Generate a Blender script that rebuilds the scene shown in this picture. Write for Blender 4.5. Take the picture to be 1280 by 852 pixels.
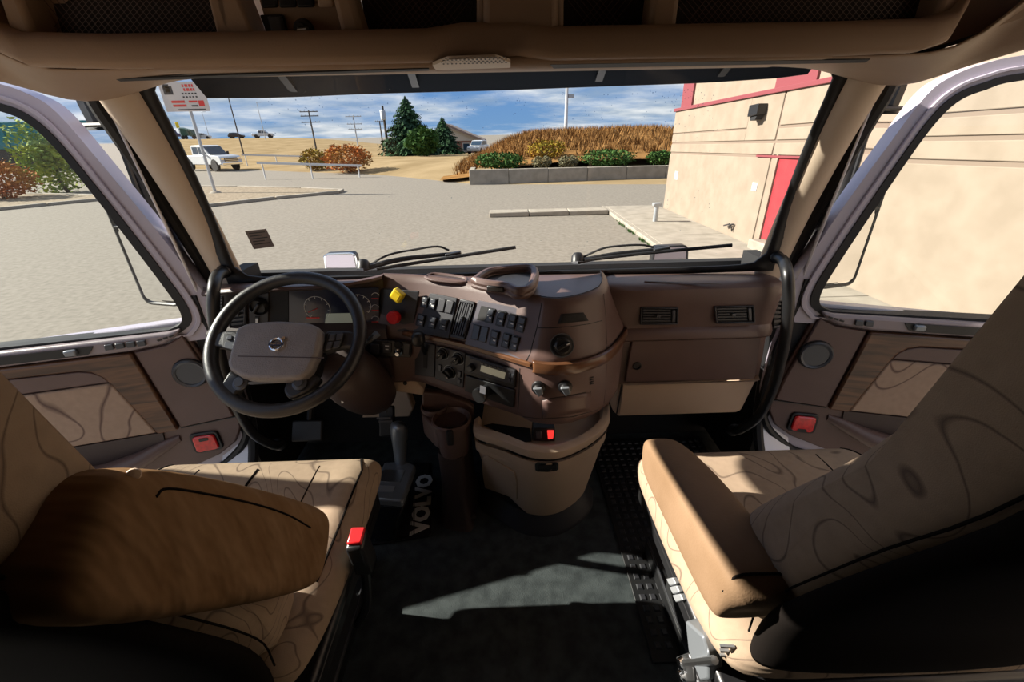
import bpy, bmesh, math, random
from mathutils import Vector as V, Matrix, Euler, noise
from mathutils.bvhtree import BVHTree
random.seed(7)
for o in list(bpy.data.objects): bpy.data.objects.remove(o)
scene = bpy.context.scene
col = scene.collection
R = math.radians
PI = math.pi

# ------------------------------------------------------------------ camera
CAMZ = 1.25                      # eye height above the cab floor (floor = 0)
GZ = -1.35                       # parking-lot level
cd = bpy.data.cameras.new('camera'); cam = bpy.data.objects.new('camera', cd); col.objects.link(cam)
cd.sensor_width = 36.0; cd.lens = 15.0; cd.clip_start = 0.02; cd.clip_end = 3000
cam.matrix_world = Matrix.Translation((0, 0, CAMZ)) @ Matrix.Rotation(R(-1.0), 4, 'Z') @ Matrix.Rotation(R(90 - 26), 4, 'X') @ Matrix.Rotation(R(-1.2), 4, 'Z')
scene.camera = cam
CM = cam.matrix_world.to_3x3(); CO = V((0, 0, CAMZ)); FPX = 1280 * 15 / 36

# ------------------------------------------------------------------ world, sun, exposure
vs = scene.view_settings
vs.view_transform = 'Standard'; vs.look = 'None'; vs.gamma = 1.0; vs.use_curve_mapping = False
vs.exposure = 0.9
SUN_DIR = Euler((0, 0, R(-9))).to_matrix() @ V((-math.cos(R(29.8)), 0, math.sin(R(29.8))))       # towards the sun
sd = bpy.data.lights.new('sun', 'SUN'); sd.energy = 7.4; sd.angle = R(0.55); sd.color = (1.0, 0.93, 0.82)
so = bpy.data.objects.new('sun', sd); col.objects.link(so)
so.rotation_euler = SUN_DIR.to_track_quat('Z', 'Y').to_euler(); so.location = (-8, 4, 9)

w = bpy.data.worlds.new('sky'); scene.world = w; w.use_nodes = True
nt = w.node_tree; N = nt.nodes; N.clear()
def nn(t, **k):
    n = N.new(t)
    for a, b in k.items(): setattr(n, a, b)
    return n
lk = nt.links.new
tc = nn('ShaderNodeTexCoord'); sep = nn('ShaderNodeSeparateXYZ'); lk(tc.outputs['Generated'], sep.inputs[0])
zz = nn('ShaderNodeMath', operation='ADD'); lk(sep.outputs[2], zz.inputs[0]); zz.inputs[1].default_value = 0.12
zm = nn('ShaderNodeMath', operation='MAXIMUM'); lk(zz.outputs[0], zm.inputs[0]); zm.inputs[1].default_value = 0.06
dv = nn('ShaderNodeVectorMath', operation='DIVIDE'); lk(tc.outputs['Generated'], dv.inputs[0])
cmb = nn('ShaderNodeCombineXYZ'); cmb.inputs[2].default_value = 1.0
lk(zm.outputs[0], cmb.inputs[0]); lk(zm.outputs[0], cmb.inputs[1]); lk(cmb.outputs[0], dv.inputs[1])
nz = nn('ShaderNodeTexNoise'); nz.inputs['Scale'].default_value = 0.52; nz.inputs['Detail'].default_value = 9; nz.inputs['Roughness'].default_value = 0.6
mp = nn('ShaderNodeMapping'); mp.inputs['Location'].default_value = (3.1, 7.7, 0); lk(dv.outputs[0], mp.inputs[0]); lk(mp.outputs[0], nz.inputs['Vector'])
cr = nn('ShaderNodeValToRGB'); lk(nz.outputs[0], cr.inputs[0])
cr.color_ramp.elements[0].position = 0.40; cr.color_ramp.elements[0].color = (0, 0, 0, 1)
cr.color_ramp.elements[1].position = 0.60; cr.color_ramp.elements[1].color = (1, 1, 1, 1)
gr = nn('ShaderNodeValToRGB'); lk(sep.outputs[2], gr.inputs[0])
for p, c in ((0.0, (0.20, 0.38, 0.66, 1)), (0.12, (0.13, 0.30, 0.66, 1)), (0.6, (0.08, 0.20, 0.55, 1))):
    e = gr.color_ramp.elements[0] if p == 0.0 else gr.color_ramp.elements.new(p); e.position = p; e.color = c
cl = nn('ShaderNodeTexNoise'); cl.inputs['Scale'].default_value = 1.5; cl.inputs['Detail'].default_value = 6; lk(dv.outputs[0], cl.inputs['Vector'])
cc = nn('ShaderNodeValToRGB'); lk(cl.outputs[0], cc.inputs[0])
cc.color_ramp.elements[0].position = 0.35; cc.color_ramp.elements[0].color = (0.36, 0.47, 0.62, 1)
cc.color_ramp.elements[1].position = 0.62; cc.color_ramp.elements[1].color = (0.93, 0.95, 0.98, 1)
mx = nn('ShaderNodeMixRGB'); lk(cr.outputs[0], mx.inputs[0]); lk(gr.outputs[0], mx.inputs[1]); lk(cc.outputs[0], mx.inputs[2])
bg = nn('ShaderNodeBackground'); lk(mx.outputs[0], bg.inputs[0]); bg.inputs[1].default_value = 0.52
wo = nn('ShaderNodeOutputWorld'); lk(bg.outputs[0], wo.inputs[0])

# ------------------------------------------------------------------ pixel -> place helpers
def ray(px, py):
    return CM @ V(((px - 640) / FPX, -(py - 426) / FPX, -1.0))
def on(px, py, ax, val):
    r = ray(px, py); i = 'xyz'.index(ax); return CO + r * ((val - CO[i]) / r[i])
class Pl:
    """a plane: point + normal (normal looks at the viewer's side)"""
    def __init__(s, p, n):
        s.c = V(p); s.n = V(n).normalized()
        if s.n.dot(CO - s.c) < 0: s.n = -s.n
    def p(s, px, py, off=0.0):
        r = ray(px, py); c = s.c + s.n * off
        return CO + r * (s.n.dot(c - CO) / s.n.dot(r))
def Pl3(a, b, c):
    a, b, c = V(a), V(b), V(c); return Pl(a, (b - a).cross(c - a))
def plane_on(bvh, pts):
    """best plane of a built surface under some pixels"""
    hs = []
    for q in pts:
        h = bvh.ray_cast(CO, ray(*q).normalized())
        if h[0] is not None: hs.append((h[0], h[1]))
    if not hs: return Pl((.09, 1.0, .39), (0, -1, .2))
    c = sum((h[0] for h in hs), V()) / len(hs)
    n = V()
    for h in hs:
        m = h[1] if h[1].dot(CO - h[0]) > 0 else -h[1]
        n += m
    return Pl(c, n)
def zoomer(x0, y0, k):
    return lambda *pts: [(x0 + x / k, y0 + y / k) for x, y in pts]
Z3 = zoomer(240, 330, 3.704); Z4 = zoomer(450, 330, 3.765); Z5 = zoomer(740, 320, 3.548); Z6 = zoomer(440, 460, 3.765)
ZO1 = zoomer(0, 0, 2.0); ZO2 = zoomer(600, 0, 1.882); ZW1 = zoomer(180, 80, 2.909); ZW2 = zoomer(580, 80, 2.667)
ZSR = zoomer(780, 520, 2.56); ZSL = zoomer(0, 540, 2.667)

# ------------------------------------------------------------------ mesh helpers
def rp(pts, r, n=4):
    """round the corners of a closed polygon"""
    out = []; m = len(pts); pts = [V(p) for p in pts]
    for i in range(m):
        a, b, c = pts[i - 1], pts[i], pts[(i + 1) % m]
        d1, d2 = (a - b), (c - b); k = min(r, d1.length * .45, d2.length * .45)
        s, e = b + d1.normalized() * k, b + d2.normalized() * k
        for j in range(n + 1):
            t = j / n; out.append(s * (1 - t) ** 2 + b * 2 * t * (1 - t) + e * t * t)
    return out
def link(o, parent=None):
    col.objects.link(o)
    if parent is not None: o.parent = parent; o.matrix_parent_inverse = parent.matrix_world.inverted()
    return o
def fin(name, me, mat, parent=None, smooth=True, ang=35, bev=0, bseg=2, sub=0, solid=0):
    me.name = name
    o = bpy.data.objects.new(name, me)
    if mat is not None: me.materials.append(mat)
    if smooth:
        me.shade_smooth()
        if not sub: me.set_sharp_from_angle(angle=R(ang))
    link(o, parent)
    if solid:
        m = o.modifiers.new('solid', 'SOLIDIFY'); m.thickness = solid; m.offset = 0
    if bev:
        m = o.modifiers.new('bevel', 'BEVEL'); m.width = bev; m.segments = bseg; m.limit_method = 'ANGLE'; m.angle_limit = R(40); m.harden_normals = False
    if sub:
        m = o.modifiers.new('sub', 'SUBSURF'); m.levels = sub; m.render_levels = sub
    return o
def mesh(name, vs_, fs, mat, parent=None, **k):
    me = bpy.data.meshes.new(name)
    bm = bmesh.new()
    bv = [bm.verts.new(v) for v in vs_]
    for f in fs:
        try: bm.faces.new([bv[i] for i in f])
        except ValueError: pass
    bmesh.ops.recalc_face_normals(bm, faces=bm.faces)
    bm.to_mesh(me); bm.free()
    return fin(name, me, mat, parent, **k)
def prism(name, P, vec, mat, parent=None, **k):
    n = len(P); vec = V(vec)
    vv = [V(p) for p in P] + [V(p) + vec for p in P]
    fs = [list(range(n))[::-1], list(range(n, 2 * n))] + [[i, (i + 1) % n, n + (i + 1) % n, n + i] for i in range(n)]
    return mesh(name, vv, fs, mat, parent, **k)
def box(name, c, s, mat, parent=None, rot=None, bev=0.0, **k):
    c = V(c); h = V(s) / 2
    m = rot.to_matrix() if isinstance(rot, Euler) else (rot if rot is not None else Matrix.Identity(3))
    vv = [c + m @ V((h.x * a, h.y * b, h.z * d)) for a in (-1, 1) for b in (-1, 1) for d in (-1, 1)]
    fs = [(0, 1, 3, 2), (4, 6, 7, 5), (0, 4, 5, 1), (2, 3, 7, 6), (0, 2, 6, 4), (1, 5, 7, 3)]
    return mesh(name, vv, fs, mat, parent, bev=bev, **k)
def loft(name, rows, mat, parent=None, closed=False, caps=False, flip=False, **k):
    m = len(rows[0]); vv = [p for r in rows for p in r]; fs = []
    for i in range(len(rows) - 1):
        for j in range(m if closed else m - 1):
            a, b = i * m + j, i * m + (j + 1) % m
            fs.append((a, b, b + m, a + m))
    if caps:
        fs.append(list(range(m))); fs.append([(len(rows) - 1) * m + j for j in range(m)])
    return mesh(name, vv, fs, mat, parent, **k)
def frame_of(n):
    n = V(n).normalized(); u = V((0, 0, 1)).cross(n)
    if u.length < 1e-3: u = V((1, 0, 0))
    u.normalize(); return u, n.cross(u).normalized(), n
def smooth_path(P, n=6):
    P = [V(p) for p in P]
    if n <= 1 or len(P) < 3: return P
    Q = [P[0] * 2 - P[1]] + P + [P[-1] * 2 - P[-2]]; out = []
    for i in range(1, len(Q) - 2):
        a, b, c, d = Q[i - 1:i + 3]
        for j in range(n):
            t = j / n
            out.append(0.5 * ((2 * b) + (c - a) * t + (2 * a - 5 * b + 4 * c - d) * t * t + (3 * b - a - 3 * c + d) * t ** 3))
    return out + [P[-1]]
def tube(name, P, r, mat, parent=None, n=6, seg=10, sect=None, up=None, closed=False, **k):
    """sweep; r = number or list over the given points; sect = (wx, wy) ellipse factors"""
    P = [V(p) for p in P]
    if isinstance(r, (list, tuple)):
        rr = [q.x for q in smooth_path([V((x, 0, 0)) for x in r], n)]
    else: rr = None
    Q = smooth_path(P + ([P[0]] if closed else []), n)
    if closed: Q = Q[:-1]
    if rr is None: rr = [r] * len(Q)
    rows = []; m = len(Q); prev = None
    for i in range(m):
        if closed: t = (Q[(i + 1) % m] - Q[i - 1])
        else: t = (Q[min(i + 1, m - 1)] - Q[max(i - 1, 0)])
        t.normalize()
        if up is not None: u = V(up).cross(t)
        elif prev is None:
            u = V((0, 0, 1)).cross(t)
            if u.length < .05: u = V((1, 0, 0)).cross(t)
        else: u = prev - t * prev.dot(t)
        u.normalize(); prev = u; v = t.cross(u)
        a, b = sect or (1, 1)
        rows.append([Q[i] + (u * math.cos(2 * PI * j / seg) * a + v * math.sin(2 * PI * j / seg) * b) * rr[min(i, len(rr) - 1)] for j in range(seg)])
    if closed: rows.append(rows[0]); return loft(name, rows[:-1] + [rows[0]], mat, parent, closed=True, **k)
    return loft(name, rows, mat, parent, closed=True, caps=True, **k)
def lathe(name, prof, org, axis, mat, parent=None, seg=20, **k):
    u, v, n = frame_of(axis); org = V(org); rows = []
    for r, h in prof:
        rows.append([org + n * h + (u * math.cos(2 * PI * j / seg) + v * math.sin(2 * PI * j / seg)) * max(r, 1e-5) for j in range(seg)])
    return loft(name, rows, mat, parent, closed=True, caps=True, **k)
def cushion(name, c, s, mat, parent=None, rot=None, e=0.35, nu=20, nv=14, f=None, **k):
    """superellipsoid: a soft box"""
    m = rot.to_matrix() if rot is not None else Matrix.Identity(3)
    c = V(c); s = V(s) / 2; sg = lambda x, p: math.copysign(abs(x) ** p, x); rows = []
    for i in range(nv + 1):
        la = -PI / 2 + PI * i / nv; row = []
        for j in range(nu):
            lo = 2 * PI * j / nu
            p = V((sg(math.cos(la), e) * sg(math.cos(lo), e), sg(math.cos(la), e) * sg(math.sin(lo), e), sg(math.sin(la), e)))
            p = V((p.x * s.x, p.y * s.y, p.z * s.z))
            if f: p = f(p)
            row.append(c + m @ p)
        rows.append(row)
    return loft(name, rows, mat, parent, closed=True, **k)
def empty(name, loc=(0, 0, 0)):
    o = bpy.data.objects.new(name, None); o.empty_display_size = 0.05; col.objects.link(o); o.location = loc
    bpy.context.view_layer.update(); return o
def tag(o, label=None, cat=None, group=None, kind=None):
    if label: o['label'] = label
    if cat: o['category'] = cat
    if group: o['group'] = group
    if kind: o['kind'] = kind
    return o
def copy_tree(o, parent=None):
    c = o.copy(); col.objects.link(c); c.parent = parent
    for ch in [x for x in o.children]: copy_tree(ch, c)
    return c
def text(name, s, size, org, xdir, ydir, mat, parent=None, ext=0.0006, sx=1.0, bold=0.0, align='CENTER'):
    cu = bpy.data.curves.new('txt', 'FONT'); cu.body = s; cu.size = size; cu.extrude = ext; cu.align_x = align; cu.align_y = 'CENTER'; cu.offset = bold
    cu.resolution_u = 2
    t = bpy.data.objects.new('txt', cu); col.objects.link(t); bpy.context.view_layer.update()
    me = bpy.data.meshes.new_from_object(t.evaluated_get(bpy.context.evaluated_depsgraph_get()))
    bpy.data.objects.remove(t)
    x, y = V(xdir).normalized(), V(ydir).normalized(); z = x.cross(y)
    M_ = Matrix((x * sx, y, z)).transposed().to_4x4(); M_.translation = V(org); me.transform(M_)
    me.materials.clear()
    return fin(name, me, mat, parent, smooth=False)
def decal(name, pts, pl, t0, t1, mat, parent=None, rnd=0, **k):
    """a panel whose outline lies on plane pl, from height t0 to t1 above it"""
    P = [pl.p(x, y, t0) for x, y in pts]
    if rnd: P = rp(P, rnd)
    return prism(name, P, pl.n * (t1 - t0), mat, parent, **k)
def bvh_of(o):
    dg = bpy.context.evaluated_depsgraph_get(); e = o.evaluated_get(dg); me = e.to_mesh()
    b = BVHTree.FromPolygons([o.matrix_world @ v.co for v in me.vertices], [tuple(p.vertices) for p in me.polygons]); e.to_mesh_clear(); return b

# ------------------------------------------------------------------ materials
def mat(name, c, rough=0.5, metal=0.0, c2=None, nscale=20, bump=0.0, bscale=200, spec=None, stretch=None, coat=0.0, emit=None, detail=4, lo=0.35, hi=0.65, bdist=0.002):
    m = bpy.data.materials.new(name); m.use_nodes = True; t = m.node_tree; b = t.nodes['Principled BSDF']
    b.inputs['Base Color'].default_value = (*c, 1); b.inputs['Roughness'].default_value = rough; b.inputs['Metallic'].default_value = metal
    if spec is not None: b.inputs['Specular IOR Level'].default_value = spec
    if coat: b.inputs['Coat Weight'].default_value = coat; b.inputs['Coat Roughness'].default_value = 0.08
    if emit: b.inputs['Emission Color'].default_value = (*emit[0], 1); b.inputs['Emission Strength'].default_value = emit[1]
    x = t.nodes.new('ShaderNodeTexCoord'); src = x.outputs['Object']
    if stretch:
        g = t.nodes.new('ShaderNodeMapping'); g.inputs['Scale'].default_value = stretch; t.links.new(src, g.inputs[0]); src = g.outputs[0]
    if c2 is not None:
        n = t.nodes.new('ShaderNodeTexNoise'); n.inputs['Scale'].default_value = nscale; n.inputs['Detail'].default_value = detail; t.links.new(src, n.inputs['Vector'])
        r = t.nodes.new('ShaderNodeValToRGB'); t.links.new(n.outputs[0], r.inputs[0])
        r.color_ramp.elements[0].position = lo; r.color_ramp.elements[0].color = (*c, 1)
        r.color_ramp.elements[1].position = hi; r.color_ramp.elements[1].color = (*c2, 1)
        t.links.new(r.outputs[0], b.inputs['Base Color'])
    if bump:
        n2 = t.nodes.new('ShaderNodeTexNoise'); n2.inputs['Scale'].default_value = bscale; n2.inputs['Detail'].default_value = 2; t.links.new(src, n2.inputs['Vector'])
        bp = t.nodes.new('ShaderNodeBump'); bp.inputs['Strength'].default_value = bump; bp.inputs['Distance'].default_value = bdist
        t.links.new(n2.outputs[0], bp.inputs['Height']); t.links.new(bp.outputs[0], b.inputs['Normal'])
    return m
def fabric(name, c, line, scale=3.2, n=5.0, width=0.06):
    """upholstery woven with thin contour lines"""
    m = mat(name, c, 0.9, spec=0.15, bump=0.25, bscale=900); t = m.node_tree; b = t.nodes['Principled BSDF']
    x = t.nodes.new('ShaderNodeTexCoord'); z = t.nodes.new('ShaderNodeTexNoise'); z.inputs['Scale'].default_value = scale; z.inputs['Detail'].default_value = 1.2; z.inputs['Distortion'].default_value = 0.6
    t.links.new(x.outputs['Object'], z.inputs['Vector'])
    a = t.nodes.new('ShaderNodeMath'); a.operation = 'MULTIPLY'; a.inputs[1].default_value = n; t.links.new(z.outputs[0], a.inputs[0])
    f = t.nodes.new('ShaderNodeMath'); f.operation = 'PINGPONG'; f.inputs[1].default_value = 0.25; t.links.new(a.outputs[0], f.inputs[0])
    q = t.nodes.new('ShaderNodeMapRange'); q.inputs['From Min'].default_value = 0.0; q.inputs['From Max'].default_value = width; t.links.new(f.outputs[0], q.inputs['Value'])
    s = t.nodes.new('ShaderNodeTexNoise'); s.inputs['Scale'].default_value = 60; t.links.new(x.outputs['Object'], s.inputs['Vector'])
    d = t.nodes.new('ShaderNodeMixRGB'); d.blend_type = 'MULTIPLY'; d.inputs[0].default_value = 0.25; d.inputs[1].default_value = (*c, 1); t.links.new(s.outputs[0], d.inputs[2])
    mx = t.nodes.new('ShaderNodeMixRGB'); t.links.new(q.outputs[0], mx.inputs[0]); mx.inputs[1].default_value = (*line, 1); t.links.new(d.outputs[0], mx.inputs[2])
    t.links.new(mx.outputs[0], b.inputs['Base Color']); return m
def wood(name):
    m = mat(name, (0.1, 0.05, 0.03), 0.28, coat=0.3); t = m.node_tree; b = t.nodes['Principled BSDF']
    x = t.nodes.new('ShaderNodeTexCoord'); g = t.nodes.new('ShaderNodeMapping'); g.inputs['Scale'].default_value = (1.2, 1.2, 14); t.links.new(x.outputs['Object'], g.inputs[0])
    z = t.nodes.new('ShaderNodeTexNoise'); z.inputs['Scale'].default_value = 3.2; z.inputs['Detail'].default_value = 8; z.inputs['Distortion'].default_value = 1.2; t.links.new(g.outputs[0], z.inputs['Vector'])
    r = t.nodes.new('ShaderNodeValToRGB'); t.links.new(z.outputs[0], r.inputs[0])
    r.color_ramp.elements[0].position = 0.3; r.color_ramp.elements[0].color = (0.035, 0.014, 0.008, 1)
    r.color_ramp.elements[1].position = 0.72; r.color_ramp.elements[1].color = (0.175, 0.078, 0.035, 1)
    t.links.new(r.outputs[0], b.inputs['Base Color']); return m
def glass(name, tint=(0.95, 0.97, 0.96), refl=0.06, rough=0.0):
    m = bpy.data.materials.new(name); m.use_nodes = True; t = m.node_tree; t.nodes.clear()
    a = t.nodes.new('ShaderNodeBsdfTransparent'); a.inputs[0].default_value = (*tint, 1)
    g = t.nodes.new('ShaderNodeBsdfGlossy'); g.inputs['Roughness'].default_value = rough
    lw = t.nodes.new('ShaderNodeLayerWeight'); lw.inputs[0].default_value = 0.5
    pw = t.nodes.new('ShaderNodeMath'); pw.operation = 'POWER'; pw.inputs[1].default_value = 4.0; t.links.new(lw.outputs['Facing'], pw.inputs[0])
    f = t.nodes.new('ShaderNodeMath'); f.operation = 'MULTIPLY_ADD'; f.inputs[1].default_value = 0.45; f.inputs[2].default_value = 0.03; t.links.new(pw.outputs[0], f.inputs[0])
    x = t.nodes.new('ShaderNodeMixShader'); o = t.nodes.new('ShaderNodeOutputMaterial')
    t.links.new(f.outputs[0], x.inputs[0]); t.links.new(a.outputs[0], x.inputs[1]); t.links.new(g.outputs[0], x.inputs[2]); t.links.new(x.outputs[0], o.inputs[0])
    return m
m_brown = mat('brown_plastic', (0.112, 0.068, 0.058), 0.40, bump=0.15, bscale=700, c2=(0.128, 0.078, 0.067), nscale=9)
m_brown2 = mat('dark_brown_plastic', (0.050, 0.032, 0.028), 0.5, bump=0.15, bscale=700)
m_tan = mat('tan_plastic', (0.51, 0.38, 0.275), 0.5, bump=0.12, bscale=600, c2=(0.55, 0.415, 0.30), nscale=6)
m_head = mat('headliner_vinyl', (0.30, 0.20, 0.125), 0.6, bump=0.15, bscale=500, c2=(0.335, 0.225, 0.145), nscale=5)
m_pillar = mat('pillar_vinyl', (0.55, 0.44, 0.33), 0.55, bump=0.1, bscale=500)
m_black = mat('black_plastic', (0.012, 0.012, 0.013), 0.38)
m_blackm = mat('matte_black', (0.010, 0.010, 0.011), 0.75)
m_char = mat('charcoal_panel', (0.030, 0.030, 0.035), 0.42, bump=0.1, bscale=900)
m_rubber = mat('rubber_seal', (0.008, 0.008, 0.009), 0.55)
m_lav = mat('pearl_paint', (0.46, 0.42, 0.49), 0.3, coat=0.4)
m_white = mat('white_paint', (0.80, 0.79, 0.83), 0.3, coat=0.4)
m_chrome = mat('chrome', (0.85, 0.86, 0.88), 0.12, 1.0)
m_steel = mat('brushed_steel', (0.5, 0.5, 0.5), 0.35, 1.0)
m_lever = mat('grey_metal_paint', (0.22, 0.24, 0.26), 0.3, 0.4)
m_wood = wood('wood_trim')
m_fab = fabric('seat_fabric', (0.40, 0.298, 0.21), (0.15, 0.108, 0.08), 4.6, 6.0, 0.032)
m_fabd = fabric('door_fabric', (0.42, 0.30, 0.22), (0.13, 0.085, 0.07), 3.6, 5.0, 0.045)
m_vinyl = mat('seat_vinyl', (0.20, 0.125, 0.07), 0.7, spec=0.15, bump=0.2, bscale=300, c2=(0.25, 0.16, 0.095), nscale=8)
m_backsh = mat('seat_back_shell', (0.010, 0.008, 0.007), 0.95, spec=0.05)
m_fold = mat('creased_vinyl', (0.20, 0.118, 0.06), 0.85, spec=0.0, bump=0.9, bscale=1.0, stretch=(6, 34, 14), bdist=0.012, c2=(0.25, 0.155, 0.085), nscale=1)
m_red = mat('red_plastic', (0.75, 0.02, 0.025), 0.3)
m_yellow = mat('yellow_plastic', (0.85, 0.62, 0.02), 0.35)
m_refl = mat('red_reflector', (0.80, 0.015, 0.02), 0.15, coat=0.8, c2=(0.55, 0.01, 0.015), nscale=90)
m_ink = mat('white_print', (0.75, 0.75, 0.72), 0.6)
m_inkr = mat('red_print', (0.7, 0.05, 0.04), 0.6)
m_switch = mat('switch_grey', (0.055, 0.06, 0.07), 0.28)
m_glass = glass('window_glass')
m_visor = mat('dark_tinted_acrylic', (0.006, 0.009, 0.014), 0.6, spec=0.03)
m_mirror = mat('mirror_glass', (0.9, 0.9, 0.9), 0.02, 1.0)

# ================================================================== OUTSIDE: ground, building, planting
m_asph = mat('asphalt', (0.165, 0.146, 0.121), 0.9, c2=(0.232, 0.207, 0.174), nscale=9, bump=0.5, bscale=60, detail=15, spec=0.2, lo=.3, hi=.7)
m_conc = mat('concrete', (0.26, 0.232, 0.192), 0.9, c2=(0.33, 0.295, 0.248), nscale=3, detail=8, spec=0.2)
m_gravel = mat('gravel', (0.19, 0.15, 0.105), 0.95, c2=(0.30, 0.245, 0.18), nscale=9, detail=8, spec=0.1)
m_stucco = mat('stucco', (0.245, 0.197, 0.152), 0.95, c2=(0.285, 0.232, 0.182), nscale=2.5, bump=0.6, bscale=40, detail=10, spec=0.1)
m_joint = mat('stucco_joint', (0.20, 0.15, 0.115), 0.95)
m_flash = mat('red_flashing', (0.20, 0.042, 0.05), 0.5)
m_reddoor = mat('red_door_paint', (0.28, 0.028, 0.036), 0.45, c2=(0.31, 0.035, 0.042), nscale=6)
m_dry = mat('dry_grass', (0.22, 0.160, 0.088), 1.0, c2=(0.31, 0.232, 0.135), nscale=0.35, detail=12, spec=0.0)
m_dry2 = mat('rust_grass', (0.17, 0.085, 0.030), 1.0, c2=(0.28, 0.155, 0.06), nscale=0.8, detail=12, spec=0.0)
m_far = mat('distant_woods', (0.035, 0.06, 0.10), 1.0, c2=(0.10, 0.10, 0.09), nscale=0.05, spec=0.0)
m_spruce = mat('spruce_needles', (0.018, 0.040, 0.026), 0.9, c2=(0.035, 0.075, 0.03), nscale=0.6, spec=0.05)
m_juniper = mat('juniper_leaf', (0.035, 0.085, 0.02), 0.8, c2=(0.06, 0.12, 0.03), nscale=2, spec=0.1)
m_orange = mat('orange_leaf', (0.38, 0.10, 0.018), 0.8, c2=(0.32, 0.15, 0.025), nscale=0.7, spec=0.1)
m_ygreen = mat('yellow_green_leaf', (0.20, 0.17, 0.02), 0.8, c2=(0.32, 0.16, 0.02), nscale=0.8, spec=0.1)
m_green = mat('green_leaf', (0.13, 0.22, 0.05), 0.8, c2=(0.36, 0.40, 0.06), nscale=1.2, spec=0.1)
m_bark = mat('bark', (0.05, 0.035, 0.028), 0.95)
m_pole = mat('weathered_pole', (0.045, 0.04, 0.038), 0.9)
m_galv = mat('galvanised_steel', (0.42, 0.44, 0.46), 0.45, 0.6)
m_brick = mat('far_brick', (0.16, 0.075, 0.06), 0.9, c2=(0.20, 0.10, 0.08), nscale=2)
m_roof = mat('shingle_roof', (0.17, 0.125, 0.11), 0.9, c2=(0.22, 0.17, 0.15), nscale=1.2)
m_cream = mat('cream_siding', (0.42, 0.40, 0.37), 0.8)
m_carw = mat('white_car_paint', (0.55, 0.56, 0.57), 0.25, coat=0.5)
m_carg = mat('car_glass', (0.02, 0.04, 0.07), 0.08)
m_tire = mat('tyre', (0.012, 0.012, 0.013), 0.85)
m_teal = mat('teal_metal', (0.01, 0.16, 0.17), 0.5)

def struct(o): o['kind'] = 'structure'; return o
g = 700
struct(mesh('ground', [(-g, -g, GZ), (g, -g, GZ), (g, g, GZ), (-g, g, GZ)], [(0, 1, 2, 3)], m_asph))

def gp(px, py, z=GZ): return on(px, py, 'z', z)
def far(px, py, Y): return on(px, py, 'y', Y)

# ---- the dry field beyond the road, rising to a low hill
bx_ = [(-700, 214), (-300, 208), (0, 205), (150, 209), (231, 212), (304, 212), (383, 216), (455, 217), (524, 223), (586, 231), (640, 231), (760, 231), (900, 231)]
crest = [(-700, 186), (-300, 178), (0, 172), (150, 169), (231, 168), (304, 166.5), (383, 166), (455, 175), (524, 181), (586, 185), (640, 186), (760, 186), (900, 186)]
rows = [[] for _ in range(7)]
for (bx, by), (cx_, cy_) in zip(bx_, crest):
    a = gp(bx, by); rows[0].append(a - V((0, 0, .02)))
    top = far(bx, (196 if bx > 430 else 200) - max(0, -bx) * .012, a.y + 14); top.z = max(top.z, GZ + .15)
    rows[1].append(a.lerp(top, .35) + V((0, 0, .12))); rows[2].append(top)
    c = far(cx_, cy_, 150); m1 = far(bx, 190 - max(0, 430 - bx) * .012, 85)
    rows[3].append(top.lerp(m1, .5)); rows[4].append(m1); rows[5].append(c); rows[6].append(c + V((0, 60, -5)))
struct(loft('field', rows, m_dry, sub=1))
fr = [[], []]
for i in range(60):
    x = -380 + i * 14
    z = 1.25 - 4.5 + 3.2 * noise.noise(V((x * .012, 3, 0))) + 1.0 * noise.noise(V((x * .05, 9, 0)))
    fr[0].append((x, 420, GZ - 6)); fr[1].append((x, 420, z))
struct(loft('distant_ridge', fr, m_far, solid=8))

fb = bvh_of(bpy.data.objects['field'])
def on_field(q):
    h = fb.ray_cast(V((q.x, q.y, 60)), V((0, 0, -1)))[0]
    return h if h is not None else q
# ---- grassy mound behind the retaining wall
mrows = []
prof = [(27.2, -.55), (29, -.35), (32, .2), (36, .85), (41, 1.0), (48, .6), (58, -.6), (66, -1.5)]
xs = [-3.8, -2.6, -1.4, 0.2, 2, 4, 6, 8, 10, 12, 15, 20, 28]
for (Y, z) in prof:
    row = []
    for x in xs:
        k = min(1.0, max(0.0, (x + 3.8) / 5.5)); k = k * k * (3 - 2 * k)
        zz_ = GZ + (z - GZ) * (.12 + .88 * k) + .16 * noise.noise(V((x * .5, Y * .3, 2))) + (.25 if x > 5 else .25 * max(0, (x + 1) / 6)) * k
        row.append((x + (Y - 27) * .03, Y, zz_))
    mrows.append(row)
struct(loft('mound', mrows, m_dry2, sub=2))
def tufts(name, spots, h, matl, n=9, parent=None, wd=.03):
    vv, ff = [], []
    for p in spots:
        for k in range(n):
            a = random.uniform(0, 2 * PI); l = h * random.uniform(.5, 1.1); b = V(p) + V((math.cos(a), math.sin(a), 0)) * random.uniform(0, h * .5)
            t = b + V((math.cos(a) * l * .45, math.sin(a) * l * .45, l)); w_ = V((-math.sin(a), math.cos(a), 0)) * wd
            i = len(vv); vv += [b - w_, b + w_, t]; ff.append((i, i + 1, i + 2))
    return mesh(name, vv, ff, matl, parent, smooth=False)
mb = bvh_of(bpy.data.objects['mound']); sp = []
for _ in range(1500):
    x, y = random.uniform(-3, 14), random.uniform(29, 44); h = mb.ray_cast(V((x, y, 20)), V((0, 0, -1)))
    if h[0] is not None: sp.append(h[0])
tag(tufts('mound_grass', sp, .55, m_dry2, 7, wd=.035), 'tall rust coloured dry grass covering the mound behind the retaining wall', 'grass', kind='stuff')

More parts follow.
